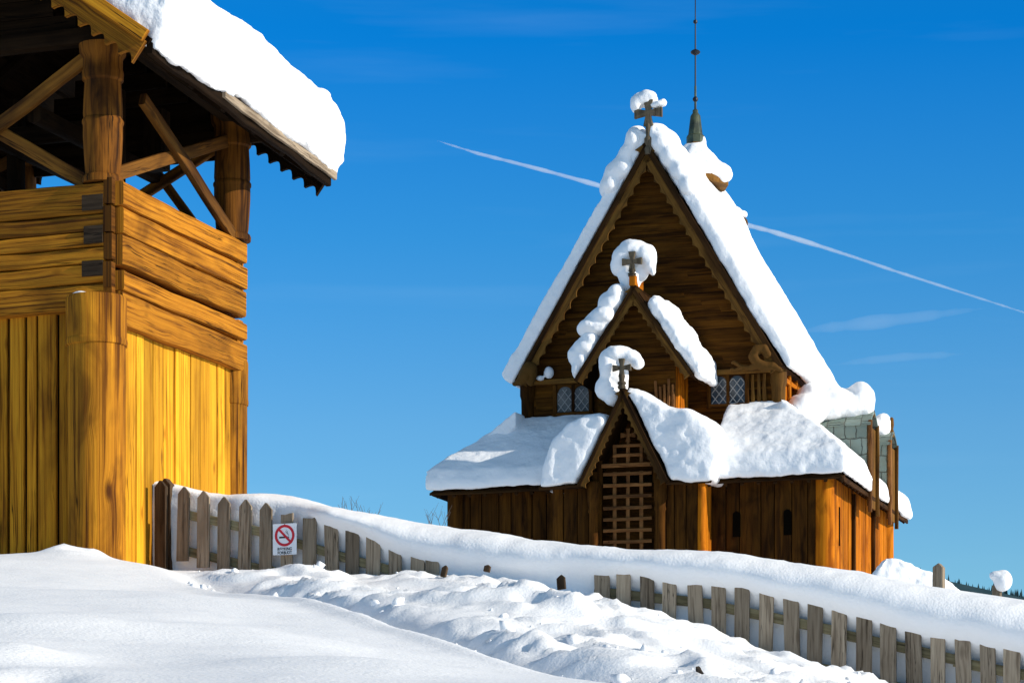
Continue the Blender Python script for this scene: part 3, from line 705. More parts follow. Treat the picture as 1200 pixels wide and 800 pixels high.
# scalloped verge boards
def verge_strip(mb, apex, end, b, w0, w1, step, depth, dirx=(1, 0, 0), ez=(0, 0, 1), O=(0, 0, 0), amp=.055, rev=False):
    """band from apex to end, outer edge straight, inner edge scalloped; points are (across, up)"""
    d = Vector((end[0] - apex[0], end[1] - apex[1])); ln = d.length; d.normalize()
    nrm = Vector((d.y, -d.x))
    if nrm.y > 0: nrm = -nrm
    n = max(4, int(round(ln / step))); sub = 6; ou = []; inn = []
    for i in range(n * sub + 1):
        u = i / sub; fr = u - math.floor(u); s_ = u / n * ln
        sc = amp * abs(math.sin(math.pi * fr)) if not rev else amp * (1 - abs(math.sin(math.pi * fr)))
        p = Vector(apex) + d * s_
        ou.append(tuple(p + nrm * w0)); inn.append(tuple(p + nrm * (w1 + sc)))
    mb.strip(ou, inn, Vector(O) + Vector((0, b, 0)), dirx, ez, depth)
for y in (Y0 - .035, Y1 - .02):
    mb = MB(); mb2 = MB()
    for sg in (1, -1):
        xe = XE + .02 if sg > 0 else 2 * XR_ - XE - .02
        verge_strip(mb, (XR_, zr + .03), (xe, ZE + .03), y, 0.05, .215, .175, .05, amp=.075, rev=True)
        verge_strip(mb2, (XR_, zr + .06), (xe, ZE + .06), y - .035, -.02, .10, .4, .05, amp=0)
    mb.build('verge_board', M['log' if y < 0 else 'roofwood'], roof_o, bevel=.005).data.transform(TILT); mb2.build('verge_cap_board', M['gold' if y < 0 else 'roofwood'], roof_o, bevel=.006).data.transform(TILT)

# snow lying on the tower roof
def tsnow():
    prims = []; ys = np.linspace(Y0 + .04, Y1 + .10, 8)
    def sec(y, k):
        j = lambda a: random.uniform(-a, a)
        lo = -.07 if k < 3 else .03
        return [(XE + .08, y, ZE + lo + j(.03)), (XE - .1, y, ZE + .12), (XE + .21 + j(.03), y, ZE + .30), (XE + .15 + j(.03), y, ZE + .68 + j(.03)), (XE - .12, y, ZE + .93 + j(.03)), (XR_, y, zr + .92 + j(.03)), (XR_, y, zr + .08)]
    ss = [sec(y, k) for k, y in enumerate(ys)]
    ss[-1] = [(x - .02, y - .0, z - (.1 if i in (2, 3) else 0)) for i, (x, y, z) in enumerate(ss[-1])]
    for a, b in zip(ss, ss[1:]): prims.append(('h', a + b))
    ml = [[(2 * XR_ - x, y, z) for x, y, z in s_] for s_ in ss]
    for a, b in zip(ml, ml[1:]): prims.append(('h', a + b))
    return [('h', [tuple(TILT @ Vector(q)) for q in p[1]]) for p in prims]
tag(remesh_blob('roof_snow', tsnow(), M['towersnow'], 0.035, 0.060, 1.9, 4, 0.032, 6.0, loc=T_LOC, rz=T_ROT, crust=.025),
    'very thick snow slab bulging over the eave of the bell tower roof', 'snow')
tag(remesh_blob('snow_clump', [('e', (-.33, -.12, 2.905), (.10, .08, .045)), ('e', (-.26, -.2, 2.89), (.06, .05, .03))], M['towersnow'], .015, .01, 9, 3, loc=T_LOC, rz=T_ROT),
    'small patch of snow on the head of the thick tower corner post', 'snow')
# ------------------------------------------------------------------ stave church (local: x right along the facade, y away, z up)
C_LOC = (2.9, 64.0, 6.2); C_ROT = R(-18.0)
church = empty('stave_church', C_LOC, C_ROT, 'dark timber stave church with steep gables, its roofs heaped with snow', 'church')
AH = 4.57; MH = 3.15; MB0, MB1 = 1.4, 7.9; ZEV = 5.23; ZAP = 10.72; VH = 3.29; VB = 1.0
pit = (ZAP - ZEV) / VH

def vboards(mb, p0, p1, z0, z1, wd, th=.06, jit=.25, r=.25):
    """upright boards from p0 to p1 (x, y); outside is to the right when walking p0 -> p1"""
    p0 = Vector((*p0, 0)); p1 = Vector((*p1, 0)); d = p1 - p0; ln = d.length; d.normalize(); n = max(1, round(ln / wd)); out = Vector((d.y, -d.x, 0))
    cuts = [0] + [i + random.uniform(-jit, jit) for i in range(1, n)] + [n]
    for i in range(n):
        a, b = cuts[i] * ln / n, cuts[i + 1] * ln / n; c = p0 + d * ((a + b) / 2) + out * (-th / 2 + random.uniform(-.02, .0))
        mb.beam((c.x, c.y, z0), (c.x, c.y, z1), b - a - .018, th, side=tuple(d), n=4, r=r)
def hboards(mb, xl, xr, y, z0, z1, ht, th=.05, clip=None):
    """lapped horizontal courses facing the viewer; clip(z) gives the half width"""
    z = z0
    while z < z1 - .02:
        h = min(ht * random.uniform(.8, 1.2), z1 - z)
        if clip: a, b = clip(z), clip(z + h)
        else: a = b = (xl, xr)
        if a[1] - a[0] < .05: break
        m = max(1, int((a[1] - a[0]) / 1.6)); cs = [0] + sorted(random.random() for _ in range(m - 1)) + [1]; tb = .15 + random.random() * .4
        for c0, c1 in zip(cs, cs[1:]):
            if c1 - c0 < .02: continue
            q = [(lerp(a[0], a[1], c0), z), (lerp(a[0], a[1], c1), z), (lerp(b[0], b[1], c1) if c1 < 1 else b[1], z + h), (lerp(b[0], b[1], c0) if c0 > 0 else b[0], z + h)]
            ou, ov = random.uniform(0, 60), random.uniform(0, 60); to = random.uniform(0, .010)
            vs = [(q[0][0], y - to - .018, z), (q[1][0], y - to - .018, z), (q[2][0], y - to, z + h), (q[3][0], y - to, z + h)]
            vs += [(p[0], y + th, p[1]) for p in q]
            fs = [(0, 1, 2, 3), (7, 6, 5, 4), (0, 4, 5, 1), (1, 5, 6, 2), (2, 6, 7, 3), (3, 7, 4, 0)]
            uq = [(ou + p[0], ov + p[1]) for p in q]
            us = [uq, uq[::-1]] + [[(ou, ov), (ou, ov + .05), (ou + .5, ov + .05), (ou + .5, ov)]] * 4
            mb.add(vs, fs, us, tb + random.random() * .4)
        z += h

# main walls: window band in front, boarded sides
mb = MB()
hboards(mb, -MH, MH, MB0, 3.6, 5.2, .24)
mb.build('nave_wall', M['shingle'], church)
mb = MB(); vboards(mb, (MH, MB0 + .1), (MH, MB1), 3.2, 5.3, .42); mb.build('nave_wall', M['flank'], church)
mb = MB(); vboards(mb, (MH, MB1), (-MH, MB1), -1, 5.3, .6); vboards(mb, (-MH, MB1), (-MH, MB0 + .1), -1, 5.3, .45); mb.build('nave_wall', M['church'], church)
cl = lambda z: (-(ZAP - .12 - z) / pit + .03, (ZAP - .12 - z) / pit - .03)
mb = MB(); hboards(mb, 0, 0, MB0 - .06, 5.24, 10.5, .17, clip=cl); mb.build('gable_wall', M['shingle'], church)
mb = MB(); hboards(mb, 0, 0, MB1, 5.24, 10.5, .3, clip=cl); mb.build('gable_wall', M['church'], church)
mb = MB(); mb.beam((-MH - .1, MB0 - .10, 5.20), (MH + .1, MB0 - .10, 5.20), .13, .13, side=Z_, n=8, r=.3); mb.build('cornice_board', M['verge'], church)
# posts of the upper corners, with split weathered boards by the right one
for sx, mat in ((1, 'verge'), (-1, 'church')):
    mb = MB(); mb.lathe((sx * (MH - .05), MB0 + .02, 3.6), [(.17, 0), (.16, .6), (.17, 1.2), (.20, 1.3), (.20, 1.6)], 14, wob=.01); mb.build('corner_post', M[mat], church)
mb = MB()
for i in range(4):
    x = MH - .80 + i * .15; mb.beam((x, MB0 - .06, 4.0 + random.uniform(0, .2)), (x + random.uniform(-.05, .05), MB0 - .06, 5.12), .11, .05, side=X_, n=4, r=.3, taper=.6, wob=.012)
mb.build('split_board', M['verge'], church)
# frieze on the right flank
mb = MB()
for y in (MB0 + .75, MB0 + 1.5, MB0 + 2.6): mb.beam((MH + .04, y, 3.6), (MH + .04, y, 5.2), .13, .10, side=Y_, n=3)
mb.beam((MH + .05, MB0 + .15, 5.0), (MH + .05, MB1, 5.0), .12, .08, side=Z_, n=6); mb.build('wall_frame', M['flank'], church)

def arch_window(cx, w, z0, z1, y, pane):
    """pair of round-headed leaded lights"""
    mb = MB(); t = .07
    for x in (cx - w / 2 - t / 2, cx + w / 2 + t / 2): mb.beam((x, y - .05, z0 - .1), (x, y - .05, z1 + .02), .10, .10, side=X_, n=3, r=.15)
    mb.beam((cx, y - .045, z0), (cx, y - .045, z1), .075, .075, side=X_, n=3, r=.15); mb.beam((cx - w / 2 - .1, y - .05, z0 - .05), (cx + w / 2 + .1, y - .05, z0 - .05), .08, .10, side=Z_, n=3, r=.15)
    lw = w / 2
    for k in (-1, 1):                                                   # arched spandrels
        c = cx + k * lw / 2; r = lw / 2 - .03; zc = z1 - r - .02
        arc = [(c + r * math.cos(a), zc + r * .95 * math.sin(a)) for a in np.linspace(0, math.pi, 13)]
        top = [(c + lw / 2 * (1 - 2 * i / 12), z1 + .03) for i in range(13)]
        mb.strip(top, arc, (0, y - .06, 0), X_, Z_, .06)
    fr = mb.build('window', M['church'], church, bevel=.006)
    mb = MB(); mb.quad((cx - w / 2, y - .035, z0), (cx + w / 2, y - .035, z0), (cx + w / 2, y - .035, z1), (cx - w / 2, y - .035, z1), .02); mb.build('pane', pane, fr)
    mb = MB()
    for k in (-1, 1):
        c = cx + k * lw / 2; hw = lw / 2 - .035; s_ = .235; zb = z0
        for sg in (1, -1):
            for i in range(-4, 9):
                # line x = c + sg*(z - zb - i*s)*.8 clipped to the light
                z_lo = zb + i * s_ - hw / .8; z_hi = zb + i * s_ + hw / .8
                a, b = max(z_lo, z0), min(z_hi, z1 - .10)
                if b - a < .06: continue
                xa, xb = c + sg * (a - zb - i * s_) * .8, c + sg * (b - zb - i * s_) * .8
                mb.beam((xa, y - .045 - (.004 if sg > 0 else 0), a), (xb, y - .045 - (.004 if sg > 0 else 0), b), .022, .012, side=X_, n=1)
    mb.build('leading', M['lead'], fr)
arch_window(1.90, .86, 4.46, 5.14, MB0 - .03, M['glass']); arch_window(-1.93, .84, 4.46, 5.10, MB0 - .03, M['curtain'])

# main roof
def slopes(mb, apex_z, half, eave_z, y0, y1, th, x0=0.0):
    mb.quad((x0 + half, y0, eave_z), (x0 + half, y1, eave_z), (x0, y1, apex_z), (x0, y0, apex_z), th)
    mb.quad((x0 - half, y1, eave_z), (x0 - half, y0, eave_z), (x0, y0, apex_z), (x0, y1, apex_z), th)
mb = MB(); slopes(mb, ZAP + .02, VH + .01, ZEV - .01, VB, 8.1, .12); main_roof = mb.build('roof', M['verge_dark'], church)
def gable_trim(parent, x0, apex, half, eave, y, w_out, w_in, step, amp):
    for sg in (1, -1):
        mb = MB(); verge_strip(mb, (x0, apex), (x0 + sg * half, eave), y - .05, .0, w_out, .4, .05, amp=0); mb.build('verge_board', M['verge_dark'], parent, bevel=.006)
        mb = MB(); verge_strip(mb, (x0, apex), (x0 + sg * half, eave), y - .01, w_out - .02, w_in, step, .045, amp=amp, rev=True); mb.build('scalloped_trim', M['verge'], parent)
gable_trim(main_roof, 0, ZAP, VH, ZEV, VB - .012, .13, .27, .30, .075)

def cross(name, x, y, z, h, w, parent, mat, stem=.0, th=.10):
    """flared-arm cross; z is its centre"""
    a, b = w * .095, w * .175; H = h / 2; W = w / 2
    poly = [(-b, -H), (b, -H), (a, -a), (W, -b), (W, b), (a, a), (b, H), (-b, H), (-a, a), (-W, b), (-W, -b), (-a, -a)]
    mb = MB(); mb.prism([(p, q) for p, q in poly], (x, y, z), X_, Z_, th)
    if stem:
        mb.lathe((x, y + th / 2, z - H - stem), [(.085, 0), (.10, stem * .2), (.07, stem * .3), (.105, stem * .45), (.105, stem * .55), (.06, stem * .65), (.075, stem), (.06, stem + .06)], 12)
    return mb.build(name, M[mat], parent, bevel=.012)
cross('gable_cross', 0.04, VB - .06, ZAP + .68, .62, .68, church, 'cross', stem=.68)

# little carved beasts at the foot of the main verges
def path_blob(pts, y, parent):
    pr = []
    for (x0, z0, r0), (x1, z1, r1) in zip(pts, pts[1:]):
        n = max(2, int(math.hypot(x1 - x0, z1 - z0) / .05))
        for i in range(n):
            f = i / n; r = lerp(r0, r1, f); pr.append(('e', (lerp(x0, x1, f), y, lerp(z0, z1, f)), (r, r * .8 + .02, r)))
    return remesh_blob('carved_dragon', pr, M['verge'], .022, .02, 7, 1, parent=parent)
path_blob([(3.25, 5.12, .05), (3.05, 5.22, .10), (2.85, 5.22, .12), (2.70, 5.30, .13), (2.60, 5.46, .13), (2.68, 5.62, .12), (2.86, 5.64, .11), (2.95, 5.50, .09), (2.86, 5.42, .06)], VB - .03, main_roof)
path_blob([(2.72, 5.26, .10), (2.50, 5.20, .07), (2.30, 5.24, .06), (2.14, 5.36, .05), (2.06, 5.34, .035)], VB - .04, main_roof)
path_blob([(2.34, 5.22, .06), (2.18, 5.17, .05), (2.02, 5.20, .035)], VB - .05, main_roof)
path_blob([(-3.30, 5.14, .05), (-3.12, 5.20, .12), (-3.0, 5.34, .20), (-2.92, 5.46, .20), (-2.86, 5.34, .14), (-2.90, 5.20, .11), (-2.88, 5.10, .07)], VB - .03, main_roof)
# knob on the far end of the ridge
remesh_blob('ridge_knob', [('e', (.52, 8.15, ZAP - .26), (.13, .2, .17)), ('e', (.66, 8.2, ZAP - .38), (.14, .12, .14))], M['verge'], .03, .03, 5, 2, parent=main_roof)

# ridge turret and its spire
TY = 5.7
turret = MB(); s0 = .62
turret.lathe((0, TY, ZAP - .35), [(.42, 0), (.42, .35)], 4)
turret.lathe((0, TY, ZAP + .10), [(.86, -.10), (.86, .02), (.40, .62), (.22, 1.05), (.2, 1.1)], 8)
tur = turret.build('ridge_turret', M['verge'], church)
mb = MB(); mb.lathe((0, TY, ZAP + 1.08), [(.235, 0), (.235, .22), (.19, .26), (.13, .74), (.07, .82), (.075, .88), (.03, .92), (.028, 1.5)], 8); mb.build('spire', M['copper'], tur)
mb = MB(); z0 = ZAP + 2.0
mb.lathe((0, TY, z0), [(.030, 0), (.028, .18), (.07, .22), (.07, .27), (.022, .32), (.020, 1.36), (.10, 1.40), (.13, 1.44), (.10, 1.48), (.02, 1.52), (.017, 2.16), (.055, 2.19), (.055, 2.24), (.015, 2.27), (.013, 2.9), (.035, 2.93), (.03, 2.97), (.012, 3.0), (.010, 3.9), (.002, 4.4)], 10)
mb.build('spire_rod', M['iron'], tur)

# gallery (low aisle) round the church
mb = MB(); vboards(mb, (-AH, 0), (-1.8, 0), -.6, 2.5, .40); mb.build('gallery_wall', M['church'], church); mb = MB(); vboards(mb, (1.8, 0), (AH - .15, 0), -.6, 2.5, .40)
mb.build('gallery_wall', M['church'], church)
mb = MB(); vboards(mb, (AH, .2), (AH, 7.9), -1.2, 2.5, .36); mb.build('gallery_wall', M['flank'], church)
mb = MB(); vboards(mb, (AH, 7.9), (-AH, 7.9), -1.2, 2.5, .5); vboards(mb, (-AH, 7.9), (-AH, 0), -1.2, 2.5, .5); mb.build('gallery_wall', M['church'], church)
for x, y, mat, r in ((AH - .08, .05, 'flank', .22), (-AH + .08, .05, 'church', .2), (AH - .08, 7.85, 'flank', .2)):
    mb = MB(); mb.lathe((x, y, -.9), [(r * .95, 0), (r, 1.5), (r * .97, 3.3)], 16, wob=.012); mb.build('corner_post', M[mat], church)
for y in (2.9, 5.5):
    mb = MB(); mb.beam((AH + .03, y, -1), (AH + .03, y, 2.4), .14, .10, side=Y_, n=4); mb.build('wall_post', M['church'], church)
for x in (2.42, 3.62):                                                # narrow round-headed slots
    mb = MB(); w = .09
    poly = [(-w, -.28), (w, -.28), (w, .22)] + [(w * math.cos(a), .22 + w * math.sin(a)) for a in np.linspace(.3, math.pi - .3, 6)] + [(-w, .22)]
    mb.prism(poly, (x, -.012, 1.42), X_, Z_, .03); mb.build('slot_window', M['void'], church)
mb = MB(); mb.quad((AH + .012, 1.25, 1.0), (AH + .012, 1.36, 1.0), (AH + .012, 1.36, 1.9), (AH + .012, 1.25, 1.9), .02); mb.build('slot_window', M['void'], church)
EX = 4.98; EY = -.42; ZE1 = 2.40; ZE2 = 4.02
mb = MB()
mb.quad((-EX, EY, ZE1), (EX, EY, ZE1), (MH, MB0, ZE2), (-MH, MB0, ZE2), .06)
mb.quad((EX, EY, ZE1), (EX, 8.3, ZE1), (MH, 8.3, ZE2), (MH, MB0, ZE2), .10)
mb.quad((-EX, 8.3, ZE1), (-EX, EY, ZE1), (-MH, MB0, ZE2), (-MH, 8.3, ZE2), .10)
mb.quad((EX, 8.3, ZE1), (-EX, 8.3, ZE1), (-MH, MB1, ZE2), (MH, MB1, ZE2), .10)
groof = mb.build('gallery_roof', M['verge_dark'], church)
mb = MB()
mb.beam((-EX, EY + .02, ZE1 - .04), (EX, EY + .02, ZE1 - .04), .05, .05, side=Z_, n=20, wob=.008); mb.beam((EX - .02, EY, ZE1 - .05), (EX - .02, 8.3, ZE1 - .05), .10, .05, side=Z_, n=16, wob=.006)
for i in range(26): mb.beam((-EX + .2 + i * .39, EY + .05, ZE1 - .10), (-EX + .2 + i * .39, .05, ZE1 + .28), .08, .07, side=X_, n=1)
for i in range(22): mb.beam((EX - .05, EY + .3 + i * .39, ZE1 - .10), (AH, EY + .3 + i * .39, ZE1 + .2), .08, .07, side=Y_, n=1)
mb.build('rafter', M['verge_dark'], groof)

# front porch
PX = 1.83; PY = -.72; GH = 1.08; GA = 4.50; GE = 2.36; GB = -1.12; ppit = (GA - GE) / GH
mb = MB(); vboards(mb, (-PX, PY), (-.62, PY), -.5, 2.4, .30, jit=.15); mb.build('porch_wall', M['church'], church); mb = MB(); vboards(mb, (.62, PY), (PX - .15, PY), -.5, 2.4, .30, jit=.15); mb.build('porch_wall', M['church'], church)
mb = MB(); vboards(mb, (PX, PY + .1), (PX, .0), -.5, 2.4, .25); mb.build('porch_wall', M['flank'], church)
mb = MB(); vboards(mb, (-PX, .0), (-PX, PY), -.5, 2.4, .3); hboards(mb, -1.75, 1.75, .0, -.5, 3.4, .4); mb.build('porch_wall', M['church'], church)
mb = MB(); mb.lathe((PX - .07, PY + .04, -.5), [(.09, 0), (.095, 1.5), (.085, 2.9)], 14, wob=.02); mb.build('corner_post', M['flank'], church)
for x in (-.80, .80):
    mb = MB(); mb.lathe((x, PY - .05, -.5), [(.13, 0), (.13, .4), (.115, .5), (.115, 2.2), (.14, 2.25), (.12, 2.35), (.15, 2.5), (.15, 2.9), (.12, 2.95)], 16, wob=.01); mb.build('portal_column', M['church'], church)
cl2 = lambda z: (-(GA - .2 - z) / ppit, (GA - .2 - z) / ppit)
for sx in (-1, 1):                                                     # boards either side of the grille up to the gable
    mb = MB()
    for i in range(3):
        x0 = .60 + i * .13; zt = GA - .25 - (x0 + .06) * ppit
        if zt > 2.42: mb.beam((sx * (x0 + .065), PY + .02, 2.38), (sx * (x0 + .065), PY + .02, zt), .125, .05, side=X_, n=2)
    mb.build('porch_gable', M['church'], church)
# grille: three uprights, many rails, a stepped head with a cross
g = MB(); gy = PY - .02
for x in (-.21, .11 - .0, .42): pass
bx = (-.30, .02, .34)
for x in bx: g.beam((x, gy, -.6), (x, gy, 2.66), .085, .05, side=X_, n=6, r=.12, wob=.002)
for i in range(12):
    z = 2.60 - .262 * i
    g.beam((-.56, gy - .045, z), (.60, gy - .045, z), .075, .045, side=Z_, n=6, r=.12, wob=.003)
g.beam((-.60, gy - .04, 2.80), (.64, gy - .04, 2.80), .09, .06, side=Z_, n=6, r=.12)
for x in bx: g.beam((x, gy, 2.84), (x, gy, 3.26), .08, .05, side=X_, n=2, r=.12)
for z in (3.03, 3.25): g.beam((-.33, gy - .04, z), (.38, gy - .04, z), .07, .045, side=Z_, n=4, r=.12)
g.beam((.02, gy, 3.25), (.02, gy, 3.40), .07, .05, side=X_, n=1)
gr = g.build('door_grille', M['grille'], church)
cross('grille_cross', .02, gy - .02, 3.50, .32, .36, gr, 'grille', th=.05)
mb = MB(); slopes(mb, GA + .05, GH + .03, GE - .02, GB, 1.2, .10); proof = mb.build('porch_roof', M['verge_dark'], church)
gable_trim(proof, 0, GA, GH, GE, GB - .012, .085, .17, .17, .05)
mb = MB(); mb.quad((1.0, -1.05, 2.34), (2.06, -1.05, 2.34), (2.06, .25, 3.06), (1.0, .25, 3.06), .08); mb.build('porch_eave', M['verge_dark'], proof); mb = MB(); mb.quad((-2.06, -1.05, 2.34), (-1.0, -1.05, 2.34), (-1.0, .25, 3.06), (-2.06, .25, 3.06), .08)
mb.build('porch_eave', M['verge_dark'], proof)
cross('gable_cross', -.03, GB - .02, GA + .50, .42, .44, church, 'cross', stem=.28, th=.08)

# upper gabled dormer between porch and main gable
DX = .0; DA = 7.06; DE = 4.95; DH = 1.43; DB = -.22; DW = .93; DY = .10
dp = (DA - DE) / DH
cl3 = lambda z: (-min(DW, (DA - .15 - z) / dp), min(DW, (DA - .15 - z) / dp))
mb = MB(); hboards(mb, 0, 0, DY, 2.9, 6.8, .20, clip=cl3); mb.build('dormer_wall', M['shingle'], church)
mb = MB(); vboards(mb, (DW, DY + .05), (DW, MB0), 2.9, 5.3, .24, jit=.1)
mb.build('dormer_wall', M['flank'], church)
mb = MB()
for i in range(5): mb.beam((DW - .05 - .10 * i, DY - .05, 3.7 + random.uniform(0, .15)), (DW - .05 - .10 * i, DY - .06, 4.85 + random.uniform(-.2, .1)), .085, .05, side=X_, n=4, r=.3, taper=.7, wob=.012)
mb.build('split_board', M['grille'], church)
mb = MB(); vboards(mb, (-DW, MB0), (-DW, DY + .05), 2.9, 5.3, .24); mb.build('dormer_wall', M['church'], church)
mb = MB(); slopes(mb, DA + .05, DH + .02, DE - .02, DB, MB0, .10); droof = mb.build('dormer_roof', M['verge_dark'], church)
gable_trim(droof, 0, DA, DH, DE, DB - .012, .09, .20, .20, .05)
mb = MB(); mb.beam((-.02, DB - .04, DA + .13), (-.02, .5, DA + .13), .26, .14, side=Z_, n=3, r=.15); mb.build('ridge_block', M['flank'], droof)
cross('gable_cross', -.03, DB - .03, DA + .57, .46, .48, church, 'cross', stem=.12, th=.08)

# two slate-hung gablets rising from the eave of the right flank
for k, (y0, za) in enumerate(((2.80, 4.12), (5.45, 4.02))):
    xa, xb = 5.0, 3.2; y1 = y0 + .95; y = (y0 + y1) / 2; hw = (y1 - y0) / 2; rz = lambda x: ZE1 + .02 + (EX - x) * (ZE2 - ZE1) / (EX - MH)
    mb = MB()
    for yy, sg in ((y0, 1), (y1, -1)): mb.prism([(xb, rz(xb)), (xa, rz(xa)), (xa, za - .10), (xa - .5, za), (xb, za + .02)] if sg > 0 else [(xa - .5, za), (xa, za - .10), (xa, rz(xa)), (xb, rz(xb)), (xb, za + .02)][::-1], (0, yy, 0), X_, Z_, .05, grain='x')
    gb = mb.build('side_gablet', M['slate'], church)
    mb = MB(); N = 10
    ar = [(-hw - .05 + (2 * hw + .10) * i / N, .34 * (1 - abs(2 * i / N - 1) ** 1.5)) for i in range(N + 1)]
    mb.strip([(p, q + .06) for p, q in ar], [(p, q) for p, q in ar], (xa + .04, y, za - .10), Y_, Z_, xa - xb); mb.build('gablet_roof', M['slate'], gb)
    for sg in (-1, 1):
        mb = MB(); mb.beam((xa + .02, y + sg * hw, 1.95), (xa + .02, y + sg * hw, za + .02), .065, .09, side=Y_, n=6, r=.15, wob=.004); mb.build('corner_board', M['grille' if sg < 0 else 'verge'], gb)
    mb = MB(); mb.quad((xa - .02, y0, 2.1), (xa - .02, y1, 2.1), (xa - .02, y1, za - .1), (xa - .02, y0, za - .1), .04); mb.build('gablet_board', M['verge'], gb)
    mb = MB(); mb.lathe((xa - .02, y, za + .16), [(.06, 0), (.07, .12), (.04, .2), (.06, .3), (.05, .46 if k else .36), (.02, .50 if k else .40)], 8); mb.build('finial', M['verge'], gb)
# ------------------------------------------------------------------ snow lying on the church
SN = M['roofsnow']
def csnow(label, prims, voxel=.05, amp=.05, freq=1.3, smooth=6, amp2=.015, freq2=6.0, name='snow', seed=0.0, group=None):
    return tag(remesh_blob(name, prims, SN, voxel, amp, freq, smooth, amp2, freq2, loc=C_LOC, rz=C_ROT, seed=seed), label, 'snow', group)
E = lambda x, y, z, a, b=None, c=None: ('e', (x, y, z), (a, b or a, c or a))
nx_, nz_ = pit / math.hypot(1, pit), 1 / math.hypot(1, pit)
def slope_slab(sg, ts, y0, y1, tend=.0):
    """snow on the main roof: ts = list of (fraction from ridge, thickness)"""
    pr = []
    rows = []
    for f, th in ts:
        x = f * (VH + .04); z = ZAP + .06 - x * pit
        rows.append([(sg * x, y, z) for y in (y0, y1)] + [(sg * (x + nx_ * th), y, z + nz_ * th) for y in (y0, y1)])
    for a, b in zip(rows, rows[1:]): pr.append(('h', a + b))
    return pr
csnow('long straight snow slab on the shaded left slope of the main church roof', slope_slab(-1, [(-.02, .42), (.1, .42), (.22, .34), (.5, .33), (.8, .36), (1.0, .40), (1.015, .30)], VB + .0, 8.05), amp=.05, amp2=.02, freq2=5)
csnow('thick bright snow slab on the sunlit right slope of the main church roof', slope_slab(1, [(-.02, .38), (.08, .42), (.2, .34), (.5, .31), (.8, .29), (.97, .28), (1.015, .20)], VB - .02, 8.05)
      , amp=.09, freq=.9, amp2=.025, freq2=4, seed=5, smooth=5)
csnow('rounded snow lumps left of the cross foot near the top of the main gable', [E(-.62, VB + .45, ZAP - .56, .42, .6, .36), E(-.34, VB + .5, ZAP + .10, .30, .6, .44), E(-.92, VB + .45, ZAP - .92, .36, .6, .36), E(-.52, VB + .5, ZAP - .20, .3, .6, .3), E(-.85, VB + .4, ZAP - .62, .3, .5, .28)], amp=.04, freq=2.2, seed=2, smooth=18)
csnow('ridge snow behind the cross foot, sloping down the right side of the main gable', [E(.14, VB + .6, ZAP + .22, .28, .7, .34), E(.36, VB + .5, ZAP - .02, .32, .7, .36), E(.58, VB + .5, ZAP - .36, .34, .7, .36), E(.80, VB + .5, ZAP - .72, .34, .7, .36), E(1.02, VB + .5, ZAP - 1.1, .30, .7, .34), E(.62, VB + 1.2, ZAP - .35, .36, .9, .3)], amp=.06, freq=2.0, seed=3, smooth=18)
csnow('small snow tuft caught on top of the highest cross', [E(-.10, VB + .04, ZAP + 1.03, .30, .20, .17), E(-.02, VB + .04, ZAP + 1.08, .26, .18, .14), E(-.25, VB + .03, ZAP + .92, .12, .16, .20), E(.26, VB + .03, ZAP + .87, .24, .16, .10), E(.40, VB + .02, ZAP + .91, .12, .12, .09), E(0, VB + .16, ZAP + 1.0, .24, .12, .2)], voxel=.028, amp=.07, freq=2.6, smooth=10)
csnow('cone of snow round the foot of the spire on the ridge turret', [('h', [(.26 * math.cos(a), TY + .26 * math.sin(a), ZAP + 1.10) for a in np.linspace(0, 6.28, 9)] + [(.86 * math.cos(a), TY + .86 * math.sin(a), ZAP + .14) for a in np.linspace(0, 6.28, 9)] + [(.76 * math.cos(a), TY + .76 * math.sin(a), ZAP + .5) for a in np.linspace(0, 6.28, 9)]), E(.62, TY - .1, ZAP + .28, .34, .4, .26), E(.20, TY, ZAP + 1.15, .1, .1, .16)], amp=.06, freq=2.5, smooth=5)
csnow('snow pat on the knob at the far end of the main ridge', [E(.46, 8.1, ZAP - .08, .17, .25, .12), E(.66, 8.15, ZAP - .18, .13, .2, .10)], voxel=.035, amp=.03, freq=4, smooth=3)

# upper dormer
csnow('mushroom cap of snow round the middle cross', [E(-.30, DB + .30, DA + .68, .28, .26, .36), E(-.08, DB + .32, DA + .90, .36, .28, .25), E(.20, DB + .3, DA + .76, .26, .24, .26), E(.33, DB + .28, DA + .56, .18, .2, .26), E(-.16, DB + .32, DA + .30, .28, .24, .40), E(.0, DB + .36, DA + .5, .3, .2, .4), E(.40, DB + .26, DA + .38, .09, .12, .14), E(-.48, DB + .3, DA + .54, .14, .2, .22)], voxel=.032, amp=.07, freq=2.4, smooth=7, seed=1)
csnow('upper of three snow pillows sliding off the left slope of the middle gable', [E(-.62, DB + .3, DA - .38, .30, .45, .34), E(-.44, DB + .3, DA - .12, .24, .4, .26), E(-.5, DB + .3, DA - .3, .3, .4, .3), E(-.78, DB + .3, DA - .56, .18, .4, .18)], amp=.06, freq=2.6, smooth=9, voxel=.035, seed=4)
csnow('protruding snow pillow half way down the left slope of the middle gable', [E(-.98, DB + .22, DA - .86, .42, .46, .24), E(-.72, DB + .18, DA - .66, .30, .44, .26), E(-1.22, DB + .26, DA - .90, .22, .4, .18), E(-.8, DB + .2, DA - .68, .4, .4, .22)], amp=.06, freq=2.4, smooth=9, voxel=.035, seed=6)
csnow('lowest tapering snow lump on the left slope of the middle gable', [E(-1.22, DB + .32, DA - 1.36, .34, .45, .28), E(-1.45, DB + .32, DA - 1.52, .22, .4, .24), E(-1.40, DB + .28, DA - 1.84, .15, .34, .26), E(-1.06, DB + .3, DA - 1.18, .24, .4, .24), E(-1.3, DB + .3, DA - 1.6, .22, .38, .3)], amp=.06, freq=2.6, smooth=9, voxel=.035, seed=7)
pr = []
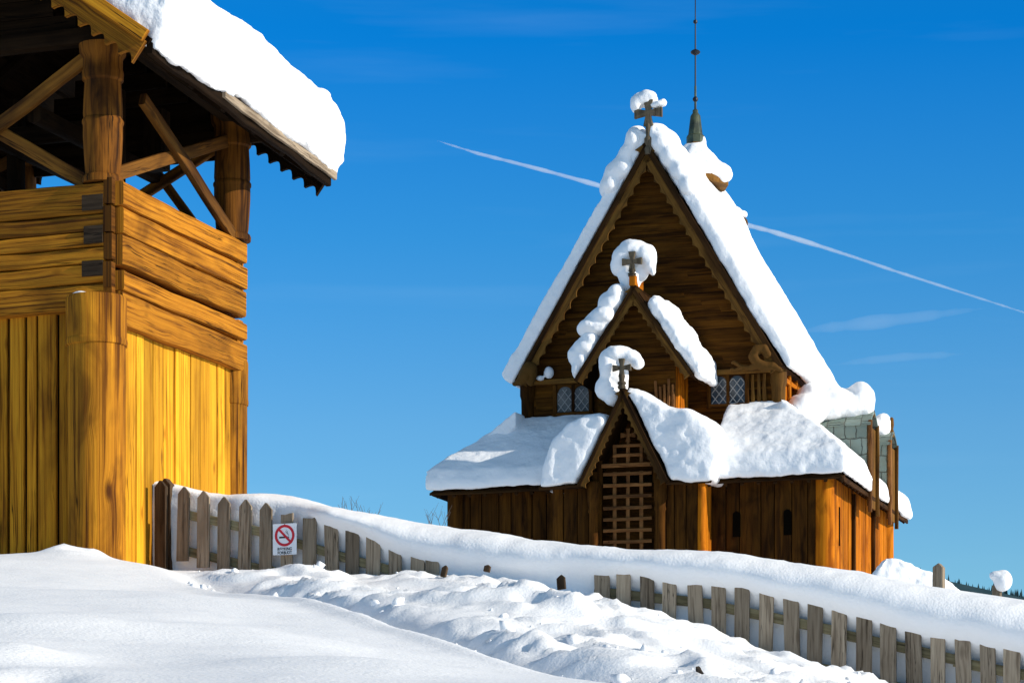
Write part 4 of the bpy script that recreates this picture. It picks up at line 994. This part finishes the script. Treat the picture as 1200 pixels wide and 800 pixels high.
for i in range(19):
    f = i / 18; x = .40 + f * 1.12; z = DA + .04 - x * dp; th = (.27 + .035 * math.sin(i * .9 + 1)) * (1 if f < .85 else 1.0 - (f - .85) * 3.0) * (.8 if f < .08 else 1)
    pr.append(E(x + .10, DB + .36, z + th * .55, th * .95, .52, th * 1.05)); pr.append(E(x + .10, DB + 1.0, z + th * .55, th * .9, .6, th))
csnow('long lumpy snow roll down the right slope of the middle gable', pr, amp=.09, freq=2.2, smooth=8, voxel=.04, seed=8, amp2=.03)

# porch
csnow('tall curled snow cap clinging round the lowest cross above the porch door', [E(-.42, GB + .32, GA + .52, .26, .28, .50), E(-.18, GB + .34, GA + .86, .34, .28, .22), E(.10, GB + .34, GA + .78, .26, .24, .20), E(.24, GB + .34, GA + .66, .16, .2, .16), E(-.46, GB + .32, GA + .12, .28, .28, .34), E(-.2, GB + .38, GA + .3, .24, .2, .5), E(-.32, GB + .32, GA - .10, .22, .27, .24), E(-.30, GB + .34, GA + .4, .24, .24, .5)], voxel=.032, amp=.06, freq=2.4, smooth=8, seed=9)
sec_r = [(.06, 4.56), (.32, 4.50), (.62, 4.40), (1.0, 4.14), (1.5, 4.02), (1.86, 3.86), (2.18, 3.44), (2.24, 2.9), (2.12, 2.42)]
base_r = [(.06, 4.5), (.9, 2.85), (1.12, 2.42), (2.06, 2.40)]
def porch_pile(sec, inner, sg, ys, shrink):
    pr = []
    for i in range(len(sec) - 1):
        a, b = sec[i], sec[i + 1]; k0, k1 = i / (len(sec) - 1), (i + 1) / (len(sec) - 1)
        ia = (lerp(inner[0][0], inner[1][0], k0), lerp(inner[0][1], inner[1][1], k0)); ib = (lerp(inner[0][0], inner[1][0], k1), lerp(inner[0][1], inner[1][1], k1))
        pts = []
        for y, s_ in ys:
            for q in (a, b): pts.append((sg * (q[0] * (1 - .05 * s_)), y, q[1] - .30 * s_))
            for q in (ia, ib): pts.append((sg * q[0], y, q[1]))
        pr.append(('h', pts))
    return pr
csnow('big sunlit snow heap on the right side of the porch roof', porch_pile(sec_r, [(.10, 4.42), (1.14, 2.40)], 1, [(GB - .02, .35), (GB + .22, 0), (.35, 0), (.75, .4)], .05) + [E(1.75, -.45, 3.25, .52, .7, .6), E(1.3, -.7, 3.5, .55, .5, .5)], amp=.10, freq=1.2, smooth=7, amp2=.03, freq2=4.5, seed=11)
sec_l = [(.42, 3.98), (.62, 4.06), (.95, 4.05), (1.36, 3.86), (1.74, 3.44), (1.98, 2.8), (2.06, 2.42)]
csnow('shaded snow heap on the left side of the porch roof', porch_pile(sec_l, [(.42, 3.8), (1.16, 2.40)], -1, [(GB - .02, .35), (GB + .22, 0), (.35, 0), (.75, .3)], .05) + [E(-.55, GB + .15, 3.78, .2, .25, .22), E(-1.1, -.6, 3.3, .5, .5, .5)], amp=.09, freq=1.2, smooth=7, amp2=.025, freq2=4.5, seed=12)

# gallery roof
def gallery(x0, x1, th, hip=0):
    """snow on the front of the gallery roof from x0 to x1; hip: extra return round that end"""
    n = 5; pr = []
    for i in range(n):
        a, b = lerp(x0, x1, i / n), lerp(x0, x1, (i + 1) / n)
        def lim(x, f):
            m = lerp(EX + .10, MH + .02, min(1, max(f, 0))); return max(-m, min(m, x))
        pts = []
        for x in (a, b):
            for f, up in ((-.06, .02), (-.085, .22), (-.03, th), (.25, th * 1.02), (.65, th * .95), (1.0, th * .72), (1.0, 0)):
                pts.append((lim(x, f), lerp(EY, MB0, f), lerp(ZE1, ZE2, max(f, -.03)) + .03 + up))
        pr.append(('h', pts))
    return pr
csnow('broad shaded snow slab on the gallery roof left of the porch', gallery(-EX - .1, -1.5, .54), amp=.07, freq=.8, smooth=14, amp2=.02, seed=13)
csnow('broad snow slab with scuffed face on the gallery roof right of the porch', gallery(1.9, EX + .1, .62) + [('h', [(EX + .10, EY + .0, ZE1 - .02), (EX + .13, EY + .1, ZE1 + .28), (EX - .02, EY + .1, ZE1 + .56), (EX - .3, EY + .1, ZE1 + .55)] + [(x, 1.08, z) for x, z in ((EX + .10, ZE1 - .02), (EX + .13, ZE1 + .3), (EX - .02, ZE1 + .64), (EX - .9, ZE1 + 1.36), (EX - 1.0, ZE1 + .75))]), ('h', [(x, y, z) for y in (1.0, 2.72) for x, z in ((EX + .10, ZE1 - .02), (EX + .12, ZE1 + .30), (EX - .06, ZE1 + .74), (EX - .55, ZE1 + 1.22), (EX - .95, ZE1 + 1.5), (MH + .1, ZE2 + .45), (MH + .1, ZE2))])], amp=.07, freq=.9, smooth=6, amp2=.03, freq2=5, seed=14)
def flank(y0, y1, th, sg=1):
    pts = []
    for y in (y0, y1):
        for f, up in ((-.02, .02), (-.05, .2), (-.0, th), (.5, th), (1.0, th * .8), (1.0, 0)): pts.append((sg * lerp(EX, MH, f), y, lerp(ZE1, ZE2, f) + .03 + up))
    return [('h', pts)]
csnow('strip of snow on the right flank gallery roof between the two slate gablets', flank(3.85, 5.38, .5), amp=.06, freq=1.3, seed=15)
csnow('last snow piece hanging over the far eave of the right flank', flank(6.5, 8.4, .5), amp=.09, freq=1.2, seed=16, amp2=.03)
csnow('snow on the left flank gallery roof out of the sun', flank(0.6, 8.2, .5, -1), amp=.05, freq=.8, seed=17)
csnow('big wind-shaped snow mass on the nearer slate gablet beside the main eave', [E(3.95, 3.0, 4.60, .75, .55, .42), E(4.72, 3.2, 4.70, .34, .42, .46), E(3.55, 2.6, 4.42, .5, .7, .36), E(3.65, 2.8, 4.76, .42, .45, .32), E(4.3, 3.2, 4.42, .7, .4, .22), E(4.86, 3.25, 4.5, .18, .3, .28), E(4.3, 3.1, 4.62, .55, .45, .34)], amp=.10, freq=1.5, smooth=9, seed=18, amp2=.02)
csnow('smaller snow cap on the farther slate gablet', [E(4.45, 5.9, 4.40, .44, .42, .30), E(4.78, 5.95, 4.44, .22, .36, .38), E(4.0, 5.9, 4.35, .5, .5, .35)], amp=.08, freq=2, smooth=5, seed=19)
csnow('two little snow balls on the beam left of the left church window', [E(-2.50, VB + .18, 5.40, .12, .12, .14), E(-2.72, VB + .18, 5.28, .10, .1, .07)], voxel=.025, amp=.02, freq=6, smooth=2)
# ------------------------------------------------------------------ picket fence
F_ROT = math.atan2(FD.y, FD.x)
def fence_root(px, label):
    t = fence_t(px); b = FA + FD * t
    return empty('picket_fence', (b.x, b.y, float(ztop_at(px, b.y)) - .9), F_ROT, label, 'fence'), b
def picket(mb, w, h, th, pointed, rag=0.0):
    """local: x along fence, z up, front towards -y; top at z = 0"""
    k = w * .5 if pointed else 0.0
    if pointed: top = [(w / 2, -k), (w * .06, 0), (-w * .06, 0), (-w / 2, -k)]
    else: top = [(w / 2, random.uniform(-.02, 0)), (w * .2, random.uniform(-rag, 0)), (-w * .15, random.uniform(-rag, 0)), (-w / 2, random.uniform(-.02, 0))]
    mb.prism([(-w / 2 + random.uniform(-.004, .004), -h), (w / 2 + random.uniform(-.004, .004), -h)] + top, (0, -.012, 0), X_, Z_, th)
def build_fence(pxs, label, h_of, pointed_of, w=.138):
    root, b0 = fence_root(pxs[0], label); inv = Matrix.Rotation(-F_ROT, 3, 'Z'); tops = []
    for px in pxs:
        b = FA + FD * fence_t(px); zt = float(ztop_at(px, b.y)); q = inv @ (Vector((b.x, b.y, zt)) - Vector(root.location)); tops.append((q.x, q.z))
        mb = MB(); picket(mb, w * random.uniform(.93, 1.06), h_of(px), .022, pointed_of(px), .03)
        o = mb.build('picket', M['picket'], root, bevel=.003); o.location = (q.x, random.uniform(-.006, .004), q.z); o.rotation_euler = (R(random.uniform(-1, 1)), R(random.uniform(-1.6, 1.6)), 0)
    for dz in (.245, .60):
        mb = MB()
        for (x0, z0), (x1, z1) in zip(tops, tops[1:]): pass
        # one rail follows the slope in long straight lengths
        st = list(range(0, len(tops), 5)) + ([len(tops) - 1] if (len(tops) - 1) % 5 else [])
        for a, b in zip(st, st[1:]):
            mb.beam((tops[a][0] - .08, .032, tops[a][1] - dz), (tops[b][0] + .03, .032, tops[b][1] - dz), .088, .04, side=Z_, n=6, r=.12, wob=.003)
        mb.build('rail', M['rail'], root)
    return root
lp = [216, 239, 263, 288, 312, 336.5, 363, 388, 413, 438, 463, 490, 507]
fl = build_fence(lp, 'weathered picket fence between the bell tower and the snow bank, carrying the no smoking sign', lambda p: .72 if p < 235 else .74, lambda p: p < 330)
t = fence_t(191); b = FA + FD * t
inv = Matrix.Rotation(-F_ROT, 3, 'Z'); q = inv @ (Vector((b.x, b.y, float(ztop_at(191, b.y)))) - Vector(fl.location))
mb = MB(); picket(mb, .125, 1.0, .05, True); o = mb.build('end_post', M['post'], fl, bevel=.004); o.location = (q.x - .01, -.03, q.z)
mb = MB(); picket(mb, .13, 1.1, .09, True); o = mb.build('end_post', M['post'], fl, bevel=.006); o.location = (q.x - .035, .10, q.z + .04)
rp = [705, 731, 758, 785, 814, 842, 870, 899, 927, 956, 984, 1013, 1041, 1070, 1099, 1128, 1157, 1186, 1215, 1245, 1275, 1305]
build_fence(rp, 'picket fence with snow-buried tops running downhill under the drift to the right edge', lambda p: .86, lambda p: True if p in (870,) else False)
# lone picket stubs poking from the bank between the two stretches
for px, py, D, w, h, lab in ((521, 664, 24.75, .045, .05, 'dark picket tip poking from the snow just right of the left fence'), (657, 676, 24.1, .065, .06, 'broken picket stub in the snow left of the right fence'), (571, 662, 24.6, .05, .03, 'small dark splinter of picket under the drift, half way along the buried fence')):
    p = at(px, py, D); p.z -= .01
    bl = MB(); poly = [(-w * .6, -h * 1.6), (w * .6, -h * 1.6), (w * .55, h * .15), (w * .1, h * .6), (-w * .3, h * .35), (-w * .65, h * .05)]
    bl.prism(poly, (0, 0, 0), X_, Z_, .03); o = bl.build('picket_stub', M['post'], None, bevel=.004); o.location = p; o.rotation_euler = (R(-8), R(12 if px < 600 else -6), F_ROT); tag(o, lab, 'picket', 'picket tips between the two fence stretches')

# ------------------------------------------------------------------ no smoking sign
b = FA + FD * fence_t(336.3); D = b.y - .03
c = at(336.3, 632, D); PXM = D / F
sign = empty('no_smoking_sign', c - FN * .045, F_ROT + R(3), 'white no smoking sign with red ring and Norwegian words, fixed to the left fence', 'sign')
SW, SH = 28 * PXM / math.cos(F_ROT), 36.5 * PXM
mb = MB(); rr_ = .008
poly = []
for sx, sz, a0 in ((1, 1, 0), (-1, 1, 90), (-1, -1, 180), (1, -1, 270)):
    for k in (0, 45, 90): poly.append((sx * (SW / 2 - rr_) + rr_ * math.cos(R(a0 + k)), sz * (SH / 2 - rr_) + rr_ * math.sin(R(a0 + k))))
mb.prism(poly, (0, 0, 0), X_, Z_, .003); mb.build('plate', M['white'], sign)
ro = SW * .415; ri = ro * .76; cz = SH * .5 - ro - SH * .035
mb = MB(); N = 40
mb.strip([(ro * math.cos(2 * math.pi * i / N), cz + ro * math.sin(2 * math.pi * i / N)) for i in range(N + 1)], [(ri * math.cos(2 * math.pi * i / N), cz + ri * math.sin(2 * math.pi * i / N)) for i in range(N + 1)], (0, -.003, 0), X_, Z_, .002)
d = ri * 1.02 * math.sin(R(45)); w = ro * .075
mb.prism([(-d - w, cz + d - w), (d - w, cz - d - w), (d + w, cz - d + w), (-d + w, cz + d + w)], (0, -.0045, 0), X_, Z_, .003)
mb.build('prohibition_ring', M['red'], sign)
mb = MB(); y = -.0022; zc = cz - ri * .22
mb.prism([(-ri * .72, zc - ri * .10), (ri * .22, zc - ri * .10), (ri * .22, zc + ri * .10), (-ri * .72, zc + ri * .10)], (0, y, 0), X_, Z_, .0015); mb.prism([(ri * .30, zc - ri * .10), (ri * .42, zc - ri * .10), (ri * .42, zc + ri * .10), (ri * .30, zc + ri * .10)], (0, y, 0), X_, Z_, .0015); mb.prism([(ri * .48, zc - ri * .10), (ri * .58, zc - ri * .10), (ri * .58, zc + ri * .10), (ri * .48, zc + ri * .10)], (0, y, 0), X_, Z_, .0015)
mb.build('cigarette', M['black'], sign)
mb = MB()
def curl(pts, wd):
    o_, i_ = [], []
    for k, (x, z) in enumerate(pts):
        a = pts[max(0, k - 1)]; c_ = pts[min(len(pts) - 1, k + 1)]; t_ = Vector((c_[0] - a[0], c_[1] - a[1])).normalized(); nn = Vector((-t_.y, t_.x)) * wd * (.5 + .5 * math.sin(math.pi * (k + .5) / len(pts)))
        o_.append((x + nn.x, z + nn.y)); i_.append((x - nn.x, z - nn.y))
    mb.strip(o_, i_, (0, y, 0), X_, Z_, .0015)
curl([(ri * (.52 - .25 * math.sin(u * 2.6) * u), zc + ri * (.18 + .62 * u)) for u in np.linspace(0, 1, 9)], ri * .05)
curl([(ri * (.36 - .34 * math.sin(u * 2.8) * u + .02), zc + ri * (.34 + .52 * u)) for u in np.linspace(0, 1, 9)], ri * .045)
mb.build('smoke', M['smoke'], sign)
for i, (txt, zz) in enumerate((('RØYKING', -SH * .315), ('FORBUDT', -SH * .435))):
    cu = bpy.data.curves.new('lettering', 'FONT'); cu.body = txt; cu.size = SH * .125; cu.align_x = 'CENTER'; cu.align_y = 'CENTER'; cu.extrude = .0006; cu.offset = .0009
    tmp = bpy.data.objects.new('tmp', cu); COL.objects.link(tmp)
    me = bpy.data.meshes.new_from_object(tmp.evaluated_get(bpy.context.evaluated_depsgraph_get())); bpy.data.objects.remove(tmp)
    xs_ = [v.co.x for v in me.vertices]; k = SW * .60 / (max(xs_) - min(xs_))
    for v in me.vertices: v.co = Vector((v.co.x * k, -.0012 - v.co.z, v.co.y * 1.05 + zz))
    me.name = 'lettering'; me.materials.clear(); me.materials.append(M['black']); o = bpy.data.objects.new('lettering', me); COL.objects.link(o); o.parent = sign
for zz in (SH * .475, -SH * .475):
    mb = MB(); mb.lathe((0, 0, zz), [(.006, -.003), (.006, .003)], 8); mb.build('screw', M['cross'], sign)

# ------------------------------------------------------------------ posts, snow ball, rock and bushes beyond the drift
def fpost(px, py, D, w, label):
    p = at(px, py, D); g = p.z - gh(p.x, p.y) + .3; mb = MB(); k = w * .5
    mb.prism([(-w / 2, -g), (w / 2, -g), (w / 2, -k * .8), (w * .1, 0), (-w * .45, -k * .7)], (0, 0, 0), X_, Z_, .09)
    o = mb.build('fence_post', M['picket'], None, bevel=.008); o.location = p; o.rotation_euler = (0, 0, R(-25)); return tag(o, label, 'post', 'fence posts beyond the drift'), p
fpost(1098.5, 659, 29, .12, 'grey fence post with a chipped pointed top standing behind the drift')
o, p = fpost(1167, 682, 35, .115, 'short post at the far right with a ball of snow stuck to it')
tag(remesh_blob('snow_ball', [('e', (.085, -.02, .02), (.125, .13, .145)), ('e', (.0, -.02, .085), (.10, .10, .07))], M['roofsnow'], .025, .012, 6, 4, loc=p), 'round ball of snow on the short post at the far right', 'snow')
p = at(822, 789, 15.2)
tag(remesh_blob('rock', [('h', [(-.035, 0, .045), (-.01, .02, .05), (.025, 0, .0), (.03, .03, -.03), (.02, 0, -.07), (0, .04, -.08), (-.02, 0, -.02), (-.03, .05, 0)])], M['rock'], .008, .012, 20, 1, loc=p), 'dark stone edge showing through the snow at the bottom of the picture', 'rock')
def bush(px, py, D, h, n, label, sp):
    p = at(px, py, D); g = gh(p.x, p.y); ln = p.z - g; mb = MB()
    for i in range(n):
        a = random.uniform(0, 6.28); r_ = random.uniform(.2, 1) * sp; q = Vector((random.uniform(-.1, .1), random.uniform(-.1, .1), -ln)); e = Vector((math.cos(a) * r_, math.sin(a) * r_, random.uniform(-.9, .0) * h))
        m = q.lerp(e, .6) + Vector((random.uniform(-.05, .05), random.uniform(-.05, .05), .1))
        mb.beam(q, m, .011, .011, n=2, tone=.5); mb.beam(m, e, .008, .006, n=2, taper=.5, tone=.5)
        for k in range(3):
            s_ = m.lerp(e, random.uniform(.1, .8)); mb.beam(s_, s_ + Vector((random.uniform(-.12, .12), random.uniform(-.1, .1), random.uniform(.1, .25))), .005, .005, n=1, taper=.5, tone=.5)
    o = mb.build('bare_bush', M['twig'], None); o.location = p; tag(o, label, 'bush', 'bare bushes beyond the drift')
bush(418, 580, 42, .30, 9, 'faint bare bush above the drift, right of the bell tower', .45)
bush(512, 596, 46, .2, 6, 'faint twigs above the drift just left of the church', .35)

# ------------------------------------------------------------------ vapour trail
def trail(name, pts, label, dens):
    vs = []; n = 10
    P = [at(px, py, 9000) for px, py, r in pts]
    for i, (px, py, r) in enumerate(pts):
        d = (P[min(i + 1, len(P) - 1)] - P[max(i - 1, 0)]).normalized(); s_ = d.cross(Vector((0, 1, 0))).normalized(); u = s_.cross(d)
        for k in range(n):
            a = 2 * math.pi * k / n; vs.append(P[i] + (s_ * math.cos(a) + u * math.sin(a)) * r * 9000 / F)
    fs = [(i * n + k, i * n + (k + 1) % n, (i + 1) * n + (k + 1) % n, (i + 1) * n + k) for i in range(len(pts) - 1) for k in range(n)] + [tuple(range(n - 1, -1, -1)), tuple(range((len(pts) - 1) * n, len(pts) * n))]
    me = bpy.data.meshes.new(name); me.from_pydata(vs, [], fs)
    bm = bmesh.new(); bm.from_mesh(me); bmesh.ops.recalc_face_normals(bm, faces=bm.faces); bm.to_mesh(me); bm.free()
    m = bpy.data.materials.new('ice_vapour'); m.use_nodes = True; nn = m.node_tree.nodes; nn.clear()
    oo = nn.new('ShaderNodeOutputMaterial'); v = nn.new('ShaderNodeVolumePrincipled'); v.inputs['Color'].default_value = (.96, .97, 1, 1); v.inputs['Density'].default_value = dens; v.inputs['Anisotropy'].default_value = 0.0
    m.node_tree.links.new(v.outputs[0], oo.inputs['Volume']); me.materials.append(m)
    o = bpy.data.objects.new(name, me); COL.objects.link(o); tag(o, label, 'vapour trail')
tr = []
rr = random.Random(5)
for px, py, r in ((512, 165, .2), (525, 169, 1.0), (560, 180, 1.9), (600, 190, 2.4), (650, 203, 2.8), (700, 217, 2.8), (760, 234, 2.6), (820, 249, 2.4), (868, 262, 2.6), (900, 270, 3.0), (950, 285, 2.7), (1000, 301, 2.4), (1050, 318, 2.1), (1100, 334, 1.7), (1150, 350, 1.4), (1200, 366, 1.1), (1300, 397, .8)): tr.append((px, py, r))
tt = []
for a, b in zip(tr, tr[1:]):
    for k in range(4): u = k / 4; tt.append((lerp(a[0], b[0], u), lerp(a[1], b[1], u), lerp(a[2], b[2], u) * rr.uniform(.72, 1.2)))
trail('vapour_trail', tt, 'thin white vapour trail crossing the blue sky behind the church', .042)

def wisp(pts, label):
    tt = []
    for a, b in zip(pts, pts[1:]):
        for k in range(4): u = k / 4; tt.append((lerp(a[0], b[0], u), lerp(a[1], b[1], u), lerp(a[2], b[2], u) * rr.uniform(.8, 1.2)))
    trail('cloud_streak', tt + [pts[-1]], label, .0022); o = bpy.data.objects['cloud_streak'] if 'cloud_streak.001' not in bpy.data.objects else bpy.data.objects['cloud_streak.001']
    o['category'] = 'cloud'; o['group'] = 'thin cloud streaks right of the church'
wisp([(925, 392, .5), (960, 385, 5), (1020, 378, 8), (1080, 371, 7), (1130, 364, 3), (1155, 361, .5)], 'faint upper cloud streak below the vapour trail, right of the church')
wisp([(975, 428, .5), (1010, 423, 4), (1060, 418, 6), (1100, 416, 4), (1130, 415, .5)], 'faint lower cloud streak beside the right slope of the church roof')
